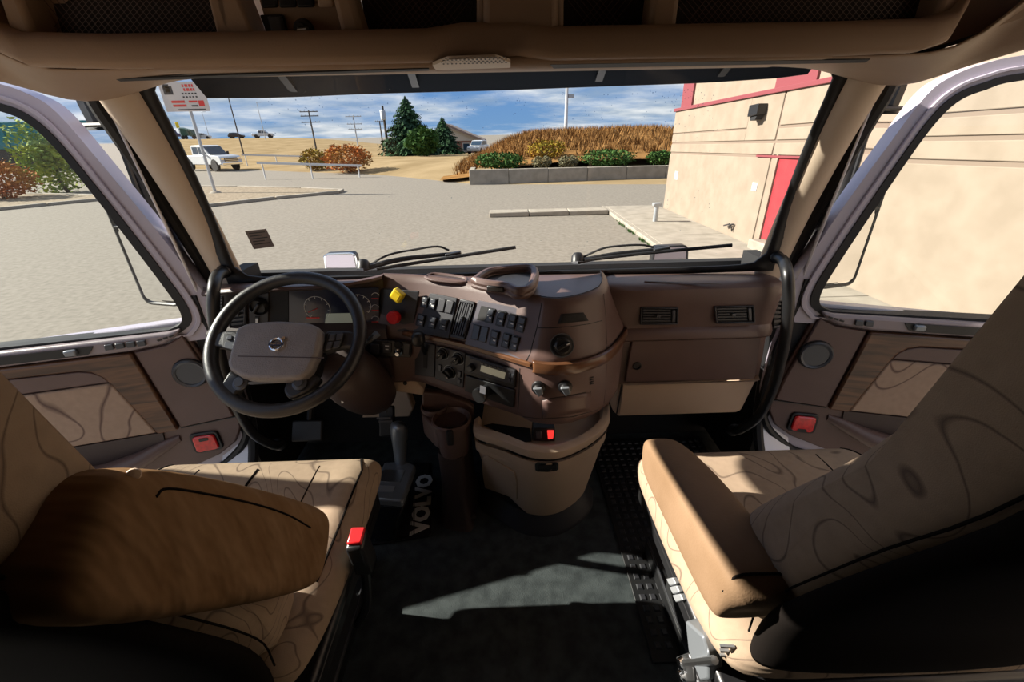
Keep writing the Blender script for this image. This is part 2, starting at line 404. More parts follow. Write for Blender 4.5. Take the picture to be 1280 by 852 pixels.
# ---- leafy things
def leaf_cloud(name, c, rad, n, size, matl, parent=None, shell=.55, flat=0.0, seed=1):
    rnd = random.Random(seed); vv, ff = [], []; c = V(c)
    for _ in range(n):
        d = V((rnd.gauss(0, 1), rnd.gauss(0, 1), rnd.gauss(0, 1))).normalized()
        lump = 1 + .22 * noise.noise(d * 2.3 + c * .37)
        r = (shell + (1 - shell) * rnd.random()) * lump
        p = c + V((d.x * rad[0], d.y * rad[1], d.z * rad[2])) * r
        u = V((rnd.gauss(0, 1), rnd.gauss(0, 1), rnd.gauss(0, .6))).normalized(); v = u.orthogonal().normalized(); v.rotate(Matrix.Rotation(rnd.uniform(0, 6.28), 3, u))
        s = size * rnd.uniform(.6, 1.3); i = len(vv)
        vv += [p - u * s, p - v * s * .5, p + u * s, p + v * s * .5]; ff.append((i, i + 1, i + 2, i + 3))
    return mesh(name, vv, ff, matl, parent, smooth=False)
def bush(name, px, pybase, pw, ph, matl, label, cat='bush', n=1500, group=None, z=GZ, base=None, size=.09, seed=1):
    """px/py: where it meets the ground; pw, ph: half width and height in metres"""
    b = base or gp(px, pybase, z); e = empty(name, b); tag(e, label, cat, group)
    leaf_cloud('foliage', b + V((0, 0, ph * .52)), (pw, pw * .8, ph * .5), n, size, matl, e, seed=seed)
    vv = []
    for k in range(5):
        a = k * 1.3; vv.append((b + V((0, 0, -.02)), b + V((math.cos(a) * pw * .5, math.sin(a) * pw * .4, ph * .6))))
    rows_ = None
    for k, (p, q) in enumerate(vv): tube('stem', [p, p.lerp(q, .5) + V((0, 0, .1)), q], [.03, .022, .01], m_bark, e, n=2, seg=5)
    return e
bush('rust_bush', 437, 216, 1.95, 2.05, m_orange, 'round rust orange bush at the far road edge', n=2200, seed=3, size=.12)
bush('yellow_bush', 396, 214, 1.15, 1.7, m_ygreen, 'smaller yellow green bush left of the round orange bush', n=1600, seed=4, size=.11)
bush('orange_shrub', 8, 250, 1.6, 1.9, m_orange, 'low orange shrub seen through the left door window', n=1800, seed=5, size=.11)
def spruce(name, base, h, rad, label, seed, matl=m_spruce, group=None):
    rnd = random.Random(seed); e = empty(name, base); tag(e, label, 'tree', group)
    tube('trunk', [base, base + V((0, 0, h * .55)), base + V((0, 0, h * .98))], [.02 * h, .012 * h, .003 * h], m_bark, e, n=2, seg=6)
    vv, ff = [], []
    L_ = 26
    for i in range(L_):
        t = i / (L_ - 1); z = h * (.03 + .96 * t); r0 = rad * (1 - t) ** .85 + .02 * h * (1 - t * .7)
        k = int(20 * (1 - t) + 6)
        for j in range(k):
            a = 2 * PI * j / k + rnd.uniform(-.2, .2); r = r0 * rnd.uniform(.65, 1.12)
            d = V((math.cos(a), math.sin(a), 0)); s = V((-d.y, d.x, 0))
            p0 = base + V((0, 0, z)); tip = p0 + d * r + V((0, 0, -r * .28 * rnd.uniform(.4, 1.4)))
            for q in range(7):
                f = .2 + .8 * q / 6; c0 = p0.lerp(tip, f); w_ = r * .22 * (1.25 - f) + .03 * rad; nn_ = s * w_ * (1 if q % 2 else -1) + d * w_ * .6
                dz = V((0, 0, -w_ * rnd.uniform(.3, .9))); ii = len(vv)
                vv += [c0 + V((0, 0, .05 * rad)), c0 + nn_ + dz, c0 + d * w_ * 1.2 + dz * .6]; ff.append((ii, ii + 1, ii + 2))
    mesh('foliage', vv, ff, matl, e, smooth=False)
    return e
b1 = on_field(far(514, 192.5, 54)); b2 = on_field(far(556, 193, 60))
spruce('spruce_tree', b1, far(511, 123, 56).z - b1.z, 3.9, 'tall dark spruce tree beside the brick house', 11)
spruce('spruce_tree', b2, far(556, 146, 58).z - b2.z, 2.7, 'shorter spruce tree in front of the brick house gable', 12)
bb = on_field(far(530, 193, 49.5)); bush('cedar_bush', 0, 0, 1.8, 2.7, m_juniper, 'green cedar bush at the foot of the tall spruce', base=bb, n=1600, size=.25, seed=9)

# ---- brick house
hb = empty('brick_house', far(575, 194.5, 70)); tag(hb, 'low brick house with a brown gabled roof behind the spruces', 'house')
hz = far(575, 194.5, 70).z - .3
x0, x1 = far(528, 190, 70).x, far(601, 190, 70).x; ez = far(575, 176, 70).z; rz_ = far(561, 155, 70).z; xm = (x0 + x1) / 2 - .6
prism('wall', [(x0, 70, hz), (x1, 70, hz), (x1, 70, ez), (x0, 70, ez)], (0, 9, 0), m_brick, hb, smooth=False)
prism('gable', [(x0, 69.95, ez), (x1, 69.95, ez), (xm, 69.95, rz_ - .25)], (0, .3, 0), m_cream, hb, smooth=False)
for s, (xa) in ((-1, x0 - .5), (1, x1 + .6)):
    prism('roof', [(xa, 69.3, ez - .25), (xm, 69.3, rz_ - .2), (xm, 69.3, rz_ + .1), (xa, 69.3, ez + .05)], (0, 10.5, 0), m_roof, hb, smooth=False)
for px_ in (566, 583):
    q = far(px_, 184, 69.97); w_ = box('window', q, (1.1, .12, 1.2), m_cream, hb); box('pane', q + V((0, -.05, 0)), (.9, .06, 1.0), m_carg, w_)

# ---- vehicles
def wheel(c, r, wd, ax, parent):
    t = lathe('wheel', [(r * .55, -wd / 2), (r * .95, -wd / 2), (r, -wd * .35), (r, wd * .35), (r * .95, wd / 2), (r * .55, wd / 2)], c, ax, m_tire, parent, seg=20)
    lathe('hub', [(r * .6, -.01), (r * .58, wd / 2 - .03), (r * .45, wd / 2 - .06), (r * .15, wd / 2 - .02), (0, wd / 2 - .02)], c, ax, m_steel, t, seg=16)
def vehicle(name, loc, heading, label, cat, kind='pickup', paint=m_carw, k=1.0, group=None):
    """local: x forward, y left"""
    e = empty(name, loc); tag(e, label, cat, group)
    rot = Matrix.Rotation(heading, 3, 'Z'); T = lambda x, y, z: V(loc) + rot @ (V((x, y, z * (1.1 if kind == 'pickup' else 1))) * k)
    if kind == 'pickup':
        body = [(-3.0, .62), (-3.05, 1.18), (-1.05, 1.22), (-1.02, 1.2), (1.35, 1.25), (2.75, 1.16), (2.98, 1.0), (3.0, .55), (2.6, .5), (-2.9, .5)]
        cab = [(-1.25, 1.18), (-1.2, 1.88), (-1.0, 1.96), (.35, 1.95), (.62, 1.88), (1.4, 1.24)]; wx = (-1.85, 1.95); wr = .44; hw = .98
        sidew = [[(-1.0, 1.32), (-.97, 1.82), (-.22, 1.84), (-.22, 1.3)], [(-.08, 1.3), (-.08, 1.84), (.42, 1.82), (1.0, 1.34)]]; ws = [(.64, 1.84), (1.37, 1.26)]
    else:
        body = [(-2.2, .45), (-2.25, 1.0), (-1.2, 1.05), (1.0, 1.0), (2.0, .9), (2.15, .7), (2.1, .35), (-2.1, .35)]
        cab = [(-2.1, 1.0), (-1.75, 1.55), (-.6, 1.62), (.2, 1.58), (1.1, 1.0)]; wx = (-1.35, 1.35); wr = .34; hw = .85
        sidew = [[(-1.5, 1.08), (-1.35, 1.45), (-.4, 1.5), (-.4, 1.08)], [(-.3, 1.08), (-.3, 1.5), (.15, 1.48), (.75, 1.08)]]; ws = [(.28, 1.5), (1.02, 1.02)]
    prism('body', [T(x, -hw, z) for x, z in body], rot @ V((0, 2 * hw * k, 0)), paint, e, bev=.07 * k)
    prism('cabin', [T(x, -hw * .86, z) for x, z in cab], rot @ V((0, 2 * hw * .86 * k, 0)), paint, e, bev=.06 * k)
    for s in (-1, 1):
        for q in sidew: prism('side_window', [T(x, s * hw * .86, z) for x, z in q], rot @ V((0, s * .02, 0)), m_carg, e)
        for x in wx:
            lathe('wheel_arch', [(wr * 1.22 * k, -.03), (wr * 1.22 * k, .012), (0, .012)], T(x, s * hw, wr * 1.02), rot @ V((0, s, 0)), m_tire, e, seg=20)
            wheel(T(x, s * (hw - .09), wr), wr * k, .28 * k, rot @ V((0, s, 0)), e)
    (xa, za), (xb, zb) = ws; y_ = hw * .78
    prism('windshield', [T(xa, -y_, za), T(xb, -y_, zb), T(xb, y_, zb), T(xa, y_, za)], rot @ V((.03, 0, .03)), m_carg, e)
    if kind == 'pickup':
        gq = box('grille', T(2.98, 0, .88), (.08 * k, 1.25 * k, .32 * k), m_black, e, rot=rot)
        for zz_ in (.78, .88, .98): box('grille_bar', T(3.03, 0, zz_), (.03 * k, 1.2 * k, .035 * k), m_chrome, gq, rot=rot)
        box('bumper', T(3.02, 0, .58), (.16 * k, 1.9 * k, .22 * k), m_chrome, e, rot=rot, bev=.04)
        for s in (-1, 1):
            box('headlight', T(2.97, s * .78, .96), (.08 * k, .32 * k, .2 * k), m_chrome, e, rot=rot, bev=.02)
            box('wing_mirror', T(1.0, s * 1.1, 1.35), (.12, .2, .26), m_black, e, rot=rot, bev=.03)
    else:
        for s in (-1, 1): box('headlight', T(2.08, s * .6, .72), (.1, .35, .14), m_chrome, e, rot=rot, bev=.02)
    return e
pk = gp(268, 213)
vehicle('pickup_truck', pk, R(-28), 'white crew cab pickup truck driving on the road at left', 'truck', k=.98)
ws_ = on_field(far(598, 194.5, 62)); vehicle('parked_car', ws_, R(-105), 'small white car parked beside the brick house', 'car', kind='car', k=1.0)
hc = far(253, 168.5, 140)
for i, (px_, py_, h_, lb, pt) in enumerate(((253, 168.0, 15, 'white car passing on the distant overpass behind the sign pole', m_carw), (295, 167.0, 10, 'dark car passing on the distant road beside the light pole', m_pole), (329, 168.0, 12, 'white pickup passing on the distant road at the hill top', m_carw))):
    q = far(px_, py_, 148); h = fb.ray_cast(V((q.x, q.y, 60)), V((0, 0, -1)))[0]
    vehicle('distant_car', h, R(h_), lb, 'car', kind='pickup' if i == 2 else 'car', paint=pt)

# ---- poles
def utility(name, pb, pt, Y, label, arms=(), mat_=m_pole, r=.14, group='utility poles'):
    a = on_field(far(*pb, Y)); b = a.copy(); b.z = far(*pt, Y).z; e = empty(name, a); tag(e, label, 'pole', group)
    tube('post', [a, b], [r * 1.2, r * .8], mat_, e, n=1, seg=8)
    for h_, l in arms:
        q = a.lerp(b, h_); box('crossarm', q, (l, .14, .14), mat_, e)
        for s in (-.45, -.25, .25, .45): lathe('insulator', [(.05, .07), (.06, .16), (.03, .24)], q + V((s * l, 0, 0)), (0, 0, 1), m_galv, e, seg=6)
    return e
utility('utility_pole', (396, 190), (388, 138), 88, 'utility pole with three crossarms behind the yellow green bush', ((.97, 8 * .4), (.86, 3.2), (.70, 3.4)))
utility('utility_pole', (448, 186), (443, 144), 105, 'paler utility pole with crossarms behind the orange bush', ((.96, 3.4), (.72, 3.2), (.55, 3.0)), m_galv)
p_ = utility('utility_pole', (486, 193), (481.5, 132), 60, 'tall dark utility pole carrying a grey transformer can', (), r=.16)
q = far(479.6, 144.5, 60); lathe('transformer', [(.3, 0), (.34, .05), (.34, .95), (.3, 1.05), (.1, 1.1)], q + V((0, -.3, -.5)), (0, 0, 1), m_galv, p_, seg=12)
utility('utility_pole', (480, 192), (474, 151), 75, 'thin utility pole just left of the tall dark one', ((.97, 1.4),), r=.11)
def light_pole(pb, pt, Y, label, r=.09, mat_=m_galv, head=True):
    a = far(*pb, Y); a = on_field(a) if a.x < -8 else a; b = a.copy(); b.z = far(*pt, Y).z; e = empty('light_pole', a); tag(e, label, 'pole', 'street light poles')
    tube('post', [a, b], [r, r * .6], mat_, e, n=1, seg=8)
    if head: box('lamp_head', b + V((.5, 0, .05)), (1.2, .25, .12), mat_, e, bev=.03)
    return e
light_pole((303, 187), (284, 118), 70, 'dark light pole rising behind the white pickup', mat_=m_pole, r=.11)
light_pole((260, 166), (255, 140), 150, 'thin far light pole just right of the parking sign', r=.1)
light_pole((330, 166), (322, 128), 120, 'thin pale light pole on the hill above the white pickup', r=.1)
a_ = far(707, 168, 44); wp = light_pole((707, 168), (709.5, 60), 44, 'thick white lamp post standing behind the mound', r=.17, mat_=m_carw)
box('bracket', far(714, 120, 44), (.5, .25, .3), m_galv, wp)
# far trucks and yellow sign on the overpass
for px_, c_, lb in ((209, (0.06, 0.03, 0.12), 'purple truck parked far off left of the sign pole'), (234, (0.02, 0.07, 0.05), 'dark green truck parked far off against the sky behind the sign pole')):
    b = on_field(far(px_, 167.5, 144)); e = empty('distant_truck', b); tag(e, lb, 'truck'); mt = mat('truck_paint', c_, 0.5)
    prism('trailer', [b + V((-2.0, 0, .9)), b + V((.6, 0, .9)), b + V((.2, 0, 2.6)), b + V((-2.0, 0, 3.2))], (0, 2.4, 0), mt, e, bev=.15)
    prism('tractor', [b + V((.7, 0, .7)), b + V((2.3, 0, .7)), b + V((2.25, 0, 1.5)), b + V((1.5, 0, 1.7)), b + V((1.2, 0, 2.6)), b + V((.7, 0, 2.6))], (0, 2.4, 0), mt, e, bev=.12)
    for dx in (-1.5, -.6, 1.7): wheel(b + V((dx, 0, .5)), .5, .4, (0, -1, 0), e)
b = on_field(far(225, 167, 147)); e = empty('distant_sign', b); tag(e, 'small yellow roadside sign between the two distant trucks', 'sign')
tube('post', [b, b + V((0, 0, 3.2))], .1, m_galv, e, n=1, seg=6); box('board', b + V((0, 0, 3.8)), (1.0, .12, 1.6), m_yellow, e, bev=.05)

# ---- white barrier rails by the road
for px0, px1, py0, py1, lb in ((321, 452, 203.5, 207, 'white barrier rail in front of the orange bush'), (302, 385, 193.5, 195.5, 'farther white barrier rail behind the yellow green bush')):
    Y = 32 if py0 > 200 else 46
    a, b = far(px0, py0, Y), far(px1, py1, Y); e = empty('barrier_rail', (a + b) / 2 * 1.0); tag(e, lb, 'railing', 'white road barriers')
    box('rail', (a + b) / 2, ((b - a).length, .08, .14), m_carw, e, rot=Euler((0, -math.atan2(b.z - a.z, b.x - a.x), 0)))
    for t in (.04, .5, .96):
        q = a.lerp(b, t); tube('post', [q + V((0, .08, .05)), V((q.x, q.y + .08, GZ - .02 if Y < 40 else GZ + .1))], .05, m_carw, e, n=1, seg=6)

# ---- kerbed island with the parking sign
isl = [gp(*p) for p in [(258, 259), (300, 253.5), (345, 249), (425, 241.5), (432, 239), (420, 238), (380, 237), (330, 235), (235, 233), (60, 236), (-80, 250), (0, 262), (60, 257.5), (120, 251), (140, 262), (200, 262)]]
isl = [gp(*p) for p in [(258, 259), (345, 249), (425, 241.5), (430, 239), (380, 236.5), (300, 234.5), (160, 234)]]
def kerbed(name, P, h=.13, wd=.22):
    inner = struct(prism(name, P, (0, 0, h - .04), m_gravel, smooth=False))
    c = sum(P, V()) / len(P); n = len(P)
    for i in range(n):
        a, b = P[i], P[(i + 1) % n]; d = b - a
        if d.length < .3: continue
        m = max(1, int(d.length / 2.4)); nr = V((d.y, -d.x, 0)).normalized()
        if nr.dot(a - c) < 0: nr = -nr
        for j in range(m):
            p, q = a.lerp(b, (j + .01) / m), a.lerp(b, (j + .99) / m)
            prism('kerb_stone', [p + nr * .02, q + nr * .02, q - nr * wd, p - nr * wd], (0, 0, h), m_conc, inner, bev=.02)
    return inner
kerbed('traffic_island', isl)
isl2 = [gp(*p) for p in [(-120, 272), (0, 263), (60, 257), (128, 250.5), (140, 246), (60, 244), (0, 243), (-160, 246)]]
kerbed('planting_island', isl2)
# young tree and teal container beyond the left door window
b = gp(86, 240.5); e = empty('young_tree', b); tag(e, 'young leaning green tree seen through the left door window', 'tree')
t1 = on(70, 215, 'y', b.y); t2 = on(62, 190, 'y', b.y)
tube('trunk', [b, b.lerp(t1, .6) + V((-.1, 0, 0)), t1, t2], [.1, .08, .06, .03], m_bark, e, n=4, seg=7)
leaf_cloud('foliage', on(57, 197, 'y', b.y), (1.5, 1.4, 2.4), 2600, .13, m_green, e, seed=21, shell=.2)
b = gp(-40, 205); e = empty('cargo_container', b); tag(e, 'long teal container standing far off at the left', 'container')
c = far(-60, 178, b.y - 20); c.z = (far(0, 187, b.y - 20).z + far(0, 153, b.y - 20).z) / 2; hh = far(0, 153, b.y - 20).z - far(0, 187, b.y - 20).z
box('body', (c.x, c.y, c.z), (30, 3, hh), m_teal, e, bev=.1)
for i in range(14): box('rib', (c.x - 14 + i * 2.1, c.y - 1.55, c.z), (.25, .15, hh * .9), m_teal, e)
box('skid', (c.x, c.y, (c.z - hh / 2 + GZ) / 2), (29, 2.6, c.z - hh / 2 - GZ), m_pole, e)

# ---- parking sign
b = gp(270, 243); b.z += .08; e = empty('parking_sign', b); tag(e, 'white parking notice with red lettering on a steel post by the kerb', 'sign')
Ys = b.y; tp = V((b.x, b.y, on(239, 112, 'y', Ys).z))
pp_ = on(240, 140, 'y', Ys)
tube('post', [b, V((b.x, b.y, tp.z))], .075, m_galv, e, n=1, seg=8)
lathe('post_base', [(.3, 0), (.3, .08), (.22, .14), (.1, .2)], b + V((0, 0, -.08)), (0, 0, 1), m_conc, e, seg=10)
sc = V((b.x, b.y - .12, on(232, 121, 'y', Ys - .1).z)); sw, sh = 2.05, 1.22
board = box('board', sc, (sw, .03, sh), mat('sign_white', (0.62, 0.55, 0.50), 0.5), e)
fy = sc.y - .02
def sgn_box(n, x, z, w_, h_, m_): box(n, (sc.x + x, fy, sc.z + z), (w_, .012, h_), m_, board)
sgn_box('pictogram', -.66, .27, .42, .34, m_black); sgn_box('pictogram', -.70, .44, .26, .16, m_black); sgn_box('pictogram', -.66, .27, .2, .16, m_cream)
for k, (a_, w_) in enumerate(((-.02, .07), (.14, .13), (.30, .09), (.42, .07))):
    sgn_box('red_letter', a_ + .1, .45, w_, .11, m_inkr); sgn_box('red_letter', a_ + .13, .29, w_, .11, m_inkr)
for r_ in range(2):
    for k in range(5): sgn_box('small_print', -.02 + k * .15, .13 - r_ * .14, .08, .06, m_pole)
sgn_box('red_line', -.35, -.2, .62, .1, m_inkr); sgn_box('red_line', -.32, -.36, .62, .09, m_inkr); sgn_box('red_line', .35, -.2, .4, .08, m_inkr); sgn_box('red_line', .72, -.28, .26, .24, m_inkr)
sgn_box('small_print', .38, -.38, .3, .06, m_pole); sgn_box('small_print', .2, -.53, 1.3, .04, m_pole)

# ---- retaining wall with junipers
rwx0, rwx1 = gp(587, 231).x, 16.0; rwy = 25.6; hgt = .78
rw = empty('retaining_wall', (rwx0, rwy, GZ)); rw['kind'] = 'structure'
n_ = 8; L_ = (rwx1 - rwx0) / n_
for i in range(n_):
    box('wall_panel', (rwx0 + (i + .5) * L_, rwy + .15, GZ + hgt / 2 - .05), (L_ - .02, .3, hgt + .1), m_conc, rw, bev=.02)
box('wall_panel', (rwx0 + .15, rwy + 1.2, GZ + hgt / 2 - .05), (.3, 1.8, hgt + .1), m_conc, rw, bev=.02)
for px_, w_, h_, lb, sd_ in ((625, 1.55, .9, 'spreading green juniper at the left end of the retaining wall', 31), (757, 1.7, .95, 'spreading green juniper hanging over the middle of the retaining wall', 32), (826, 1.0, .8, 'green juniper on the retaining wall beside the building corner', 33)):
    q = on(px_, 214, 'y', rwy + 1.55); q.z = GZ + hgt - .10
    bush('juniper_shrub', 0, 0, w_, h_, m_juniper, lb, base=q, n=1500, size=.10, seed=sd_, group='junipers on the retaining wall')
q = on(683, 200, 'y', 29); q.z = -.35; bush('golden_bush', 0, 0, 1.3, 1.2, m_ygreen, 'golden yellow bush growing on the mound', base=q, n=1300, seed=40, size=.08)
for px_, lb in ((677, 'grey green shrub left of the two behind the retaining wall'), (710, 'grey green shrub right of the two behind the retaining wall')):
    q = on(px_, 210, 'y', 26.75); q.z = GZ + .62
    bush('grey_shrub', 0, 0, .62, .75, mat('grey_leaf', (0.10, 0.10, 0.055), 0.9, c2=(0.2, 0.16, 0.07), nscale=2), lb, base=q, n=900, seed=41, size=.07, group='shrubs behind the retaining wall')
bedz = GZ + .62
struct(mesh('planting_bed', [(rwx0 + .3, rwy + .3, bedz), (rwx1, rwy + .3, bedz), (rwx1, 31, bedz + .3), (rwx0 + .3, 31, bedz)], [(0, 1, 2, 3)], m_dry))

# ---- stucco building on the right
WN = V((9.44, .21, 0)).normalized(); WC = V((5.74, 15.44, 0)); WD = V((-.0222, 1, 0)).normalized()   # WD runs away from the viewer
def wp_(Y, z, off=0):      # a point on the facade; courses climb slightly towards the viewer
    t = (Y - 15.44); return V((5.74 - .0222 * t, Y, z)) - WN * off
def hz_(z, Y): return z if z <= GZ + .01 else z + (15.5 - Y) * .026
bd = empty('wall_right', wp_(10, GZ)); bd['kind'] = 'structure'
YF, YN = 15.55, -9.0
def fquad(name, Y0, Y1, z0, z1, o0, o1, m_, parent, **k):
    P = [wp_(Y0, hz_(z0, Y0), o0), wp_(Y1, hz_(z0, Y1), o0), wp_(Y1, hz_(z1, Y1), o0), wp_(Y0, hz_(z1, Y0), o0)]
    return prism(name, P, -WN * (o1 - o0), m_, parent, **k)
fquad('wall_backing', YF, YN, GZ, 1.72, -.30, -.025, m_joint, bd, smooth=False)
TOP = 1.76; G1, G2, G3 = 1.11, .83, .54; gw = .03
VJ = 9.88
for z0, z1, Ya, Yb in ((GZ, G3 - gw, YF, VJ + .03), (G3 + gw, G2 - gw, YF, VJ + .03), (G2 + gw, G1 - gw * .7, YF, 11.1), (G1 + gw * .7, TOP, YF, 11.1), (G2 + gw, TOP, 11.1, VJ + .03)):
    fquad('wall_panel', Ya, Yb, z0, z1, -.05, 0, m_stucco, bd, bev=.012)
DY0, DY1 = 9.62, 8.55
fquad('wall_panel', VJ - .03, DY0 + .02, GZ, G3 - gw, -.05, 0, m_stucco, bd, bev=.012)
fquad('wall_panel', DY1 - .03, -1, GZ, G3 - gw, -.05, 0, m_stucco, bd, bev=.012)
fquad('wall_panel', -1.05, YN, GZ, G3 - gw, -.05, 0, m_stucco, bd, bev=.012)
for z0, z1 in ((G3 + gw, G2 - gw), (G2 + gw, G1 - gw), (G1 + gw, TOP)):
    fquad('wall_panel', VJ - .03, YN, z0, z1, -.05, 0, m_stucco, bd, bev=.012)
prism('end_wall', [wp_(YF, GZ, -.3), wp_(YF, TOP, -.3), wp_(YF, TOP, -.3) + V((14, 0, 0)), wp_(YF, GZ, -.3) + V((14, 0, 0))], (0, -.25, 0), m_stucco, bd, smooth=False)
fquad('flashing', YF + .05, YN, TOP, TOP + .09, -.34, .05, m_flash, bd, bev=.01)
# parapet set back above the flashing
fquad('parapet', YF - .02, YN, TOP + .09, 4.6, -1.0, -.22, m_stucco, bd, smooth=False)
fquad('corner_stripe', YF + .03, YF - .75, TOP + .09, 4.6, -1.0, -.16, m_flash, bd, smooth=False)
fquad('red_panel', 10.6, 9.3, TOP + .1, 2.6, -.5, -.17, m_flash, bd, smooth=False)
fquad('roof_coping', YF + .05, YN, 4.6, 4.8, -1.1, -.1, m_flash, bd, smooth=False)
# red service door
dr = empty('door_3', wp_(9.1, GZ)); dr['kind'] = 'structure'
fquad('door_leaf', DY0, DY1 + .02, GZ + .18, .53, -.045, -.02, m_reddoor, dr, bev=.005)
for a_, b_ in ((DY0 + .06, DY0), (DY1 + .02, DY1 - .04)): fquad('door_frame', a_, b_, GZ + .1, .58, -.05, .02, m_stucco, dr)
fquad('door_head', DY0 + .8, DY1 - .04, .52, .56, -.04, .03, m_flash, dr)
fquad('door_step', DY0 + .1, DY1 - .1, GZ, GZ + .16, -.02, .2, m_conc, dr, bev=.02)
lathe('door_knob', [(.03, 0), (.02, .03), (.035, .05), (.03, .08), (0, .085)], wp_(DY1 + .12, -.35, -.02), -WN, m_steel, dr, seg=12)
# wall lamp
wl = empty('wall_lamp', wp_(10.6, 1.55)); tag(wl, 'black box lamp mounted high on the stucco wall', 'lamp')
prism('housing', rp([wp_(10.78, 1.47), wp_(10.42, 1.50), wp_(10.42, 1.72), wp_(10.78, 1.70)], .02), -WN * .22, m_black, wl, bev=.01)
prism('lens', [wp_(10.70, 1.39, .04), wp_(10.5, 1.41, .04), wp_(10.46, 1.49, .04), wp_(10.74, 1.47, .04)], -WN * .14, m_blackm, wl)
# hose tap + bracket, small notice
hs = empty('hose_tap', wp_(10.9, -.97)); tag(hs, 'small dark hose tap low on the stucco wall', 'tap')
tube('pipe', [wp_(10.75, -.92, .026), wp_(10.78, -.93, .09), wp_(10.85, -1.0, .12)], .022, m_pole, hs, n=4, seg=8)
tube('lever', [wp_(10.82, -.92, .1), wp_(11.05, -1.0, .12)], .02, m_pole, hs, n=1, seg=6); tube('strut', [wp_(10.78, -.93, .09), wp_(10.78, -1.1, .03)], .015, m_pole, hs, n=1, seg=6)
nt_ = tag(fquad('wall_notice', 10.36, 10.16, -.2, -.02, -.002, .012, m_carw, None), 'small white paper notice stuck beside the red door', 'notice')
nt2 = tag(fquad('wall_plate', 14.9, 14.65, -.25, .0, -.002, .012, m_carw, None), 'small white plate on the stucco wall near the corner', 'plate')
# sidewalk and kerb along the building
sw_ = empty('sidewalk', (5, 10, GZ)); sw_['kind'] = 'structure'
ys = [16.2, 13.6, 11.2, 8.8, 6.4, 4.0, 1.0, -4.0, -9.0]
for i in range(len(ys) - 1):
    a, b = ys[i], ys[i + 1] + .015
    prism('slab', [(3.86, a, GZ), (3.86, b, GZ), (wp_(b, 0).x, b, GZ), (wp_(a, 0).x, a, GZ)], (0, 0, .11), m_conc, sw_, bev=.01)
    prism('kerb_stone', [(3.70, a, GZ), (3.70, b, GZ), (3.845, b, GZ), (3.845, a, GZ)], (0, 0, .115), m_conc, sw_, bev=.015)
kb = empty('parking_kerb', (1.6, 15.3, GZ)); kb['kind'] = 'structure'
for i in range(3):
    a, b = -.42 + i * 1.37, -.42 + (i + 1) * 1.37 - .012
    prism('kerb_stone', [(a, 15.05, GZ), (b, 15.05, GZ), (b, 15.65, GZ), (a, 15.65, GZ)], (0, 0, .16), m_conc, kb, bev=.03)
sp = [V((3.66 + random.gauss(0, .03), random.choice([13.2, 12.2, 11.0]) + random.gauss(0, .25), GZ)) for _ in range(60)]
tag(tufts('kerb_weeds', sp, .08, m_juniper, 6, wd=.008), 'green weeds growing in the gap along the sidewalk kerb', 'weeds', kind='stuff')
# bollard
b = gp(818, 281); e = empty('bollard', b + V((0, 0, .11))); tag(e, 'grey steel bollard with a flat cap standing on the sidewalk', 'bollard')
hgt_ = on(820, 254, 'y', b.y).z
tube('post', [b + V((0, 0, .1)), V((b.x, b.y, hgt_ - .06))], .07, m_galv, e, n=1, seg=12)
box('cap', (b.x, b.y, hgt_ - .03), (.24, .2, .09), m_galv, e, bev=.015)

# ================================================================== THE CAB SHELL
m_floor = mat('floor_rubber', (0.028, 0.034, 0.036), 0.75, c2=(0.056, 0.066, 0.068), nscale=22, bump=0.5, bscale=260, detail=8, spec=0.25)
m_sleep = mat('sleeper_lining', (0.02, 0.017, 0.015), 0.95)
m_net = mat('storage_net', (0.010, 0.009, 0.009), 0.85, bump=1.0, bscale=300)

fl = empty('floor', (0, 0.3, 0)); fl['kind'] = 'structure'
prism('floor_slab', [(-.93, -1.2, -.05), (.93, -1.2, -.05), (.93, 1.56, -.05), (-.93, 1.56, -.05)], (0, 0, .05), m_floor, fl, smooth=False)
def sym(f):
    for s in (-1, 1): f(s)
# bulkheads
struct(prism('wall_front', [(-.97, 1.56, -.05), (.97, 1.56, -.05), (.97, 1.56, .80), (-.97, 1.56, .80)], (0, .04, 0), m_blackm, smooth=False))
struct(prism('wall_back', [(-1.0, -1.24, -.05), (1.0, -1.24, -.05), (1.0, -1.24, 1.75), (-1.0, -1.24, 1.75)], (0, .04, 0), m_sleep, smooth=False))
for s, nm in ((-1, 'wall_left'), (1, 'wall_side')):
    struct(prism(nm, [(s * .95, -1.2, -.05), (s * .95, .06, -.05), (s * .95, .06, 1.75), (s * .95, -1.2, 1.75)], (s * .05, 0, 0), m_sleep, smooth=False))
for s in (-1, 1):   # foot-well sides below the dash, ahead of the door opening
    struct(prism('trim_3' if s < 0 else 'trim_4', [(s * .90, 1.235, .02), (s * .90, 1.56, .02), (s * .90, 1.56, .84), (s * .90, 1.20, .84)], (s * .05, 0, 0), m_blackm, smooth=False))
struct(prism('ceiling', [(-.97, -1.2, 1.70), (.97, -1.2, 1.70), (.97, .9, 1.70), (-.97, .9, 1.70)], (0, 0, .05), m_head, smooth=False))

